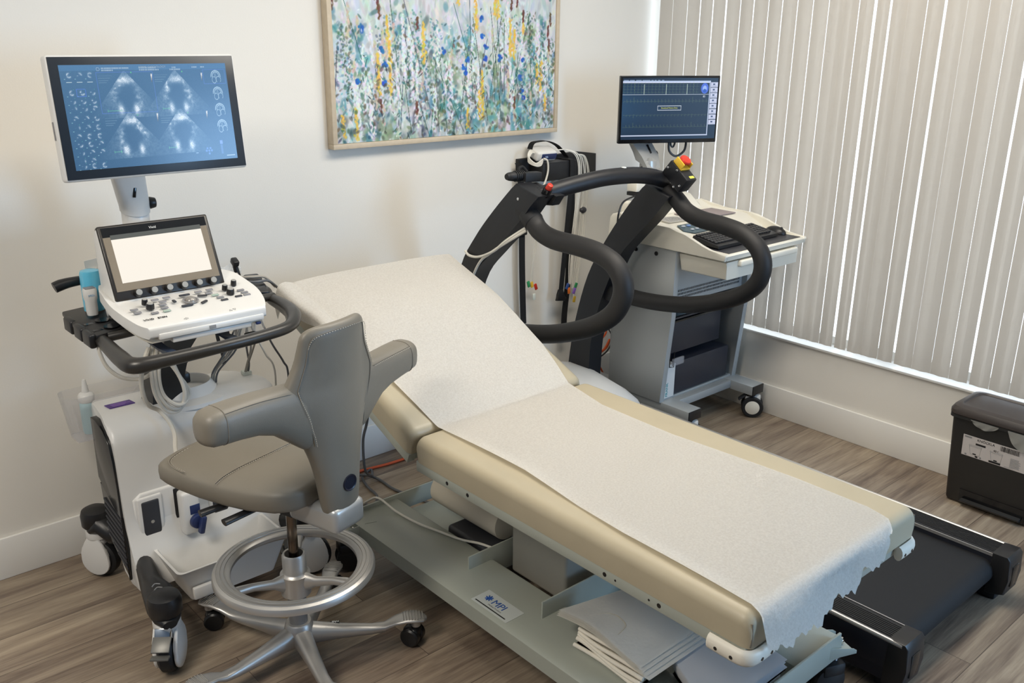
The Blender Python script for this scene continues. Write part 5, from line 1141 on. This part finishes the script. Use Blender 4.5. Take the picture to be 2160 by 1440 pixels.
# ------------------------------------------------------------ wall rack with belts and ECG leads
WR = thing('wall_rack', (-.70, -.03, 1.10), 'black rack on the white wall above the treadmill holding leads and belts', 'rack')
rackm = mat('rack_black', '141417', .5, bump=.05, bscale=300)
obj('back_plate', B().prism([(-.955, -.002, 1.165), (-.955, -.002, 1.255), (-.56, -.002, 1.262), (-.435, -.002, 1.245), (-.430, -.002, 1.105), (-.60, -.002, 1.125)], (0, -.022, 0), .004), rackm, WR)
obj('shelf_box', B().box(-.885, -.665, -.115, -.024, 1.155, 1.238, .005), rackm, WR)
obj('shelf_top', B().box(-.880, -.670, -.112, -.026, 1.2375, 1.2395), dgray, WR)
PMd = thing('patient_module', (-.86, -.09, 1.24), 'small white patient lead module lying on top of the black wall rack', 'module')
R_ = M.Rotation(math.radians(-6), 3, 'Z')
obj('case', B().obox((-.845, -.070, 1.278), (.115, .072, .046), R_@M.Rotation(.35, 3, 'X'), .010, 3), white, PMd)
obj('label', B().obox((-.838, -.1045, 1.267), (.085, .004, .028), R_@M.Rotation(.35, 3, 'X'), .001), navy, PMd)
text('lettering', 'IIII', .016, (-.862, -.1078, 1.262), (1, -.1, 0), (0, .34, .94), mat('pale_blue_print', '9db4d8', .5, bump=.01), PMd)
for k in range(4):
    o = .007*k
    obj('lead_wire', B().tube([(-.893, -.06-o*.6, 1.292-o*.5), (-.928, -.07-o*.6, 1.297-o*.5), (-.950, -.085, 1.272-o), (-.940, -.122, 1.245-o*.5), (-.912, -.128, 1.255-o), (-.896, -.124, 1.262-o*.5)], .0034, 6, 6), cable_w, PMd)
obj('lead_wire', B().tube([(-.885, -.118, 1.262), (-.868, -.126, 1.252), (-.862, -.126, 1.21), (-.875, -.126, 1.165), (-.90, -.126, 1.12)], .0045, 6, 6), cable_w, PMd)
def strap(name, pts, w, label, side=(1, 0, 0), extra=None):
    o = thing(name, pts[0], label, 'belt'); obj('webbing', B().band(pts, w, .003, side, 6), strap_m, o)
    return o
s1 = strap('belt_strap', [(-.965, -.03, 1.240), (-.955, -.036, 1.20), (-.945, -.040, 1.0), (-.945, -.045, .80), (-.938, -.045, .62), (-.925, -.04, .455)], .036, 'black belt strap hanging at the left end of the wall rack')
obj('buckle', B().box(-.970, -.920, -.056, -.032, .90, .955, .006), black, s1)
s2 = strap('belt_strap', [(-.70, -.028, 1.243), (-.70, -.08, 1.243), (-.70, -.112, 1.243), (-.699, -.1195, 1.236), (-.698, -.1195, 1.15), (-.699, -.105, 1.0), (-.702, -.085, .75), (-.705, -.07, .565)], .030, 'black belt strap ending in a T shaped buckle under the wall rack')
obj('buckle', B().prism([(-.735, -.078, .545), (-.675, -.078, .535), (-.668, -.078, .550), (-.690, -.078, .572), (-.692, -.078, .60), (-.718, -.078, .60), (-.722, -.078, .572)], (0, .016, 0), .004), black, s2)
s3 = strap('belt_strap', [(-.636, -.030, 1.262), (-.636, -.045, 1.250), (-.634, -.05, 1.20), (-.628, -.055, 1.02), (-.634, -.052, .80), (-.636, -.05, .62), (-.648, -.045, .45), (-.645, -.04, .30)], .038, 'wide black belt strap hanging right of the T buckle strap, longest of all')
s4 = strap('belt_strap', [(-.905, -.044, 1.300), (-.89, -.044, 1.325), (-.86, -.048, 1.332), (-.80, -.048, 1.330), (-.74, -.05, 1.308), (-.70, -.052, 1.275), (-.675, -.055, 1.250)], .032, 'black belt strap looping over the white patient module on the rack', (0, 1, 0))
def lead_set(name, label, top, pts, n, spread, clips, dz=0):
    o = thing(name, top, label, 'ECG leads')
    for k in range(n):
        f = (k-(n-1)/2)*spread; P = [(x+f*(1 if i else .3)+random.uniform(-.003, .003), y+random.uniform(-.003, .003), z) for i, (x, y, z) in enumerate(pts)]
        obj('lead_wire', B().tube(P, .0024, 6, 5), cable_w, o)
    for (x, y, z, m) in clips:
        obj('electrode_clip', B().obox((x, y, z), (.016, .008, .032), M.Rotation(random.uniform(-.5, .5), 3, 'Y'), .003), m, o)
    return o
lead_set('lead_set', 'white leads with green yellow and red clips hanging beside the left belt strap', (-.885, -.07, .90), [(-.90, -.09, 1.13), (-.888, -.09, 1.0), (-.885, -.07, .85), (-.89, -.06, .75), (-.885, -.05, .66)], 3, .006, [(-.904, -.05, .655, green), (-.882, -.05, .650, yellow), (-.856, -.05, .634, red), (-.866, -.05, .585, clip_w)])
lead_set('lead_set', 'white leads with blue orange and purple clips hanging between two black straps', (-.66, -.12, 1.25), [(-.778, -.092, 1.290), (-.73, -.10, 1.290), (-.675, -.120, 1.268), (-.650, -.125, 1.21), (-.650, -.120, 1.10), (-.654, -.105, .90), (-.656, -.088, .75), (-.650, -.082, .62)], 4, .007, [(-.672, -.084, .612, bluep), (-.662, -.086, .588, orangep), (-.622, -.084, .580, purple)])
ls = lead_set('lead_set', 'white leads bundled in a dark ring with green and yellow clips at the right', (-.55, -.03, 1.24), [(-.585, -.04, 1.252), (-.54, -.04, 1.235), (-.52, -.045, 1.15), (-.53, -.045, 1.02), (-.54, -.045, .965), (-.545, -.045, .85), (-.56, -.04, .70), (-.575, -.04, .58)], 6, .007, [(-.572, -.045, .590, green), (-.580, -.045, .520, yellow)])
obj('bundle_ring', B().ball((-.538, -.045, .975), .022, .014, .016), dgray, ls)
obj('lead_wire_long', B().tube([(-.58, -.04, .60), (-.585, -.042, .52)], .0024, 6, 1), cable_w, ls)
# ------------------------------------------------------------ pedal bin under the window
PB = thing('pedal_bin', (-.13, -2.04, 0), 'dark grey plastic pedal bin with white product sticker under the window', 'waste bin')
binm = mat('bin_dark_grey', '2b2a29', .5, bump=.06, bscale=400); lidm = mat('bin_lid_brown_grey', '3f3835', .42, bump=.06, bscale=400)
y0, y1 = -2.235, -1.868
obj('body', B().loft([binring(z, x0, -.022, a, c, .022) for z, x0, a, c in ((.004, -.216, y0, y1), (.012, -.222, y0-.002, y1+.002), (.375, -.258, y0-.012, y1+.012), (.378, -.268, y0-.02, y1+.02), (.392, -.268, y0-.02, y1+.02), (.392, -.250, y0, y1))]), binm, PB, ang=40)
obj('lid', B().loft([binring(z, -.272+i, -.018-i, y0-.024+i, y1+.024-i, .035) for z, i in ((.388, .006), (.394, .0), (.410, .0), (.424, .008), (.430, .022), (.430, .030), (.424, .034), (.423, .06))]), lidm, PB, ang=30)
obj('pedal_recess', B().prism([(-.2225, -1.925, .008), (-.2285, -1.925, .07), (-.2285, -2.175, .07), (-.2225, -2.175, .008)], (-.002, 0, 0)), gloss, PB)
obj('pedal', B().prism([(-.215, -1.935, .012), (-.245, -1.935, .020), (-.250, -1.935, .028), (-.222, -1.935, .032)], (0, -.23, 0), .003), binm, PB)
def bx(y, z, h=.0015): return V((-.222-.0993*(z-.012)-h, y, z))
sk = obj('sticker', B().prism([bx(-1.912, .225), bx(-1.912, .315), bx(-2.165, .315), bx(-2.165, .225)], (-.0008, 0, 0)), mat('sticker_white', 'cfc8c4', .6, bump=.02), PB)
UY = V((-.0993, 0, 1))
text('sticker_lettering', 'KNÖCKLA', .014, bx(-1.966, .300, .0024), (0, -1, 0), UY, ink, PB)
text('sticker_lettering', '40 l', .012, bx(-2.03, .278, .0024), (0, -1, 0), UY, ink, PB)
def skbox(ya, yb, za, zb, m, h=.0026): return obj('sticker_print', B().prism([bx(ya, za, h), bx(yb, za, h), bx(yb, zb, h), bx(ya, zb, h)], (-.0003, 0, 0)), m, PB)
skbox(-1.962, -2.000, .282, .290, ink); skbox(-1.918, -1.945, .305, .311, inkg)
k = -2.055
while k > -2.125:
    w_ = random.choice((.0012, .002, .003)); skbox(k, k-w_, .290, .311, ink); k -= w_+random.choice((.0012, .002))
for a in (-1.94, -2.02):
    pts = [bx(a, .272, .0026), bx(a-.045, .272, .0026), bx(a-.041, .238, .0026), bx(a-.006, .238, .0026), bx(a, .272, .0026), bx(a+.002, .277, .0026), bx(a-.047, .277, .0026), bx(a-.045, .272, .0026)]
    obj('sticker_print', B().tube(pts, .0006, 4, 1), inkg, PB)
    skbox(a-.015, a-.028, .238, .243, ink)
for r in range(9): skbox(-2.095, -2.095-.03-.01*random.random(), .270-r*.0045, .2718-r*.0045, inkg)
skbox(-1.965, -1.975, .228, .235, ink); skbox(-2.018, -2.062, .228, .236, ink); skbox(-1.925, -1.932, .228, .235, inkg); skbox(-1.982, -1.989, .228, .235, inkg); skbox(-2.075, -2.11, .230, .231, inkg)
for ya, yb, dp in ((-1.935, -2.04, .032), (-2.075, -2.19, .075)):
    g = B().grid(lambda u, v: bx(ya+(yb-ya)*u, .388-v*dp*math.sin(math.pi*min(1, max(0, u*.94+.03)))**.7, .014-.006*v+.0025*math.sin(17*u+5*v)*v), 18, 8)
    bmesh.ops.solidify(g.bm, geom=list(g.bm.faces), thickness=.0006); obj('bin_liner', g, mat('liner_white', 'd3d2cc', .45, bump=.3, bscale=60), PB)
# ------------------------------------------------------------ things on the table's lower shelf
PR_ = thing('paper_roll', (-2.04, -.98, .19), 'cream roll of table paper lying on the head end of the table base', 'paper roll')
obj('roll', B().cyl((-2.035, -.84, .2555), (-2.03, -1.19, .2555), .058, seg=36, bev=.003), mat('roll_paper', 'cfc7b6', .8, bump=.1, bscale=60), PR_)
def sheet_pile(name, label, corners, z0, n, step, m, cat, wob=.004, fold=0):
    P = thing(name, (sum(c[0] for c in corners)/4, sum(c[1] for c in corners)/4, z0), label, cat)
    for k in range(n):
        a, b_, c, d = [V((x+random.uniform(-wob, wob), y+random.uniform(-wob, wob), 0)) for x, y in corners]
        ph = random.uniform(0, 6)
        def f(u, v, a=a, b_=b_, c=c, d=d, k=k, ph=ph):
            p = (a*(1-u)+b_*u)*(1-v)+(d*(1-u)+c*u)*v
            p.z = z0+.001+k*step+.0015*math.sin(5*u+ph)*(k > 0)+(fold*max(0, .25-v)*(k/n)); return p
        g = B().grid(f, 8, 8); bmesh.ops.solidify(g.bm, geom=list(g.bm.faces), thickness=step*.72)
        obj('sheet', g, m, P)
    return P
drape = mat('drape_paper', 'e4ded0', .85, bump=.25, bscale=90)
DB = thing('folded_drapes', (-2.16, -1.80, .19), 'thick lower bundle of folded cream drapes on the table base', 'folded drapes')
for k in range(5):
    z = .1985+k*.0115; o = .006*k
    def f(u, v, z=z, o=o, k=k):
        x = -2.262+o+u*.20; y = -1.735-v*.24+u*.02
        return (x+.006*math.sin(4*v+k), y, z+.0125*(v < .9)*.0+.004*math.sin(6*v+k*1.3)*(1-u)*(k > 0)-.010*(k/5)*v)
    ed = []
    for j in range(17):
        v = j/16; ed.append(f(0, v))
    g = B().grid(f, 10, 16); bmesh.ops.solidify(g.bm, geom=list(g.bm.faces), thickness=.008); obj('fold', g, drape, DB)
    obj('rolled_edge', B().tube([V(p)+V((.0, 0, .001)) for p in ed], .0062, 10, 2), drape, DB)
UD = thing('upper_drape', (-2.15, -1.80, .262), 'flat grey white drape folded on top of the cream bundle', 'folded drapes')
for k in range(4):
    def f(u, v, k=k):
        return (-2.272+u*.24+.008*math.sin(5*v)*(1-u)+.003*k, -1.672-v*.345-.05*u*(1-v)+.012*k*v, .2615+k*.0042+.012*math.sin(3.1*v+.3)*(1-u)**2)
    g = B().grid(f, 14, 18); bmesh.ops.solidify(g.bm, geom=list(g.bm.faces), thickness=.0032); obj('layer', g, mat('drape_grey_white', 'e8e6e0', .85, bump=.25, bscale=90), UD)
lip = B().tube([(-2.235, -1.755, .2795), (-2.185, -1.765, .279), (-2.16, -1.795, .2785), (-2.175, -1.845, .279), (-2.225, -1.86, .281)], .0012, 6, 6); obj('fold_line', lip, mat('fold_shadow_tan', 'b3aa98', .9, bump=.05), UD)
sheet_pile('paper_sheets', 'stack of smooth white paper sheets at the foot end of the table base', [(-2.165, -2.005), (-1.90, -1.95), (-1.93, -2.19), (-2.255, -2.19)], .215, 7, .006, mat('sheet_white', 'dedfe2', .7, bump=.03), 'paper stack', .005)
obj('sheet_support_box', B().box(-2.13, -1.94, -2.185, -1.99, .1375, .2145, .003), mat('box_white', 'd8d7d4', .7, bump=.05), label='low white carton under the smooth paper sheets on the table base', cat='box', org=(-2.03, -2.08, .1375))
# ------------------------------------------------------------ cables on the floor
def cable(name, pts, r, m, label):
    obj(name, B().tube(pts, r, 8, 8), m, label=label, cat='cable', org=pts[0])
cable('extension_cord', [(-.335, -.045, .34), (-.346, -.06, .293), (-.402, -.06, .252), (-.47, -.075, .212), (-.378, -.075, .209), (-.315, -.06, .25), (-.33, -.05, .20), (-.441, -.05, .159), (-.383, -.05, .119), (-.33, -.055, .03), (-.36, -.10, .008), (-.50, -.15, .008), (-.70, -.13, .008)], .005, orange, 'orange extension cord dropping from the outlet behind the treadmill post')
cable('extension_cord', [(-2.10, -.10, .0065), (-1.98, -.105, .0065), (-1.876, -.118, .0065), (-1.797, -.13, .0065), (-1.698, -.133, .0065), (-1.55, -.12, .0065)], .006, orange, 'orange extension cord lying flat along the wall under the raised table back')
cable('power_lead', [(-.345, -.034, .352), (-.375, -.13, .30), (-.43, -.155, .24), (-.54, -.155, .19), (-.66, -.18, .10), (-.715, -.24, .006)], .004, black, 'thin black power lead beside the orange cord behind the treadmill')
cable('floor_cable', [(-2.06, -.42, .50), (-2.060, -.39, .37), (-2.076, -.38, .286), (-2.06, -.36, .15), (-1.93, -.20, .02), (-1.892, -.133, .010), (-1.956, -.168, .008), (-1.988, -.254, .008), (-2.004, -.35, .008), (-2.06, -.40, .008), (-2.106, -.315, .008)], .0055, cable_d, 'grey cable hanging from the raised table back and looping on the floor')
cable('floor_cable', [(-2.02, -.12, .007), (-1.961, -.195, .030), (-1.914, -.232, .007), (-1.917, -.325, .007), (-1.906, -.395, .007), (-1.87, -.55, .007)], .006, cable_d, 'grey cable curving across the floor to the head end of the table base')
cable('white_lead', [(-2.30, -.30, .006), (-2.25, -.45, .03), (-2.215, -.62, .17), (-2.216, -.698, .2125), (-2.206, -.788, .1955), (-2.197, -.905, .1955), (-2.172, -1.007, .1955), (-2.150, -1.09, .1955), (-2.128, -1.16, .204), (-2.112, -1.222, .205)], .0042, cable_w, 'white cable lying over the near beam of the table base')
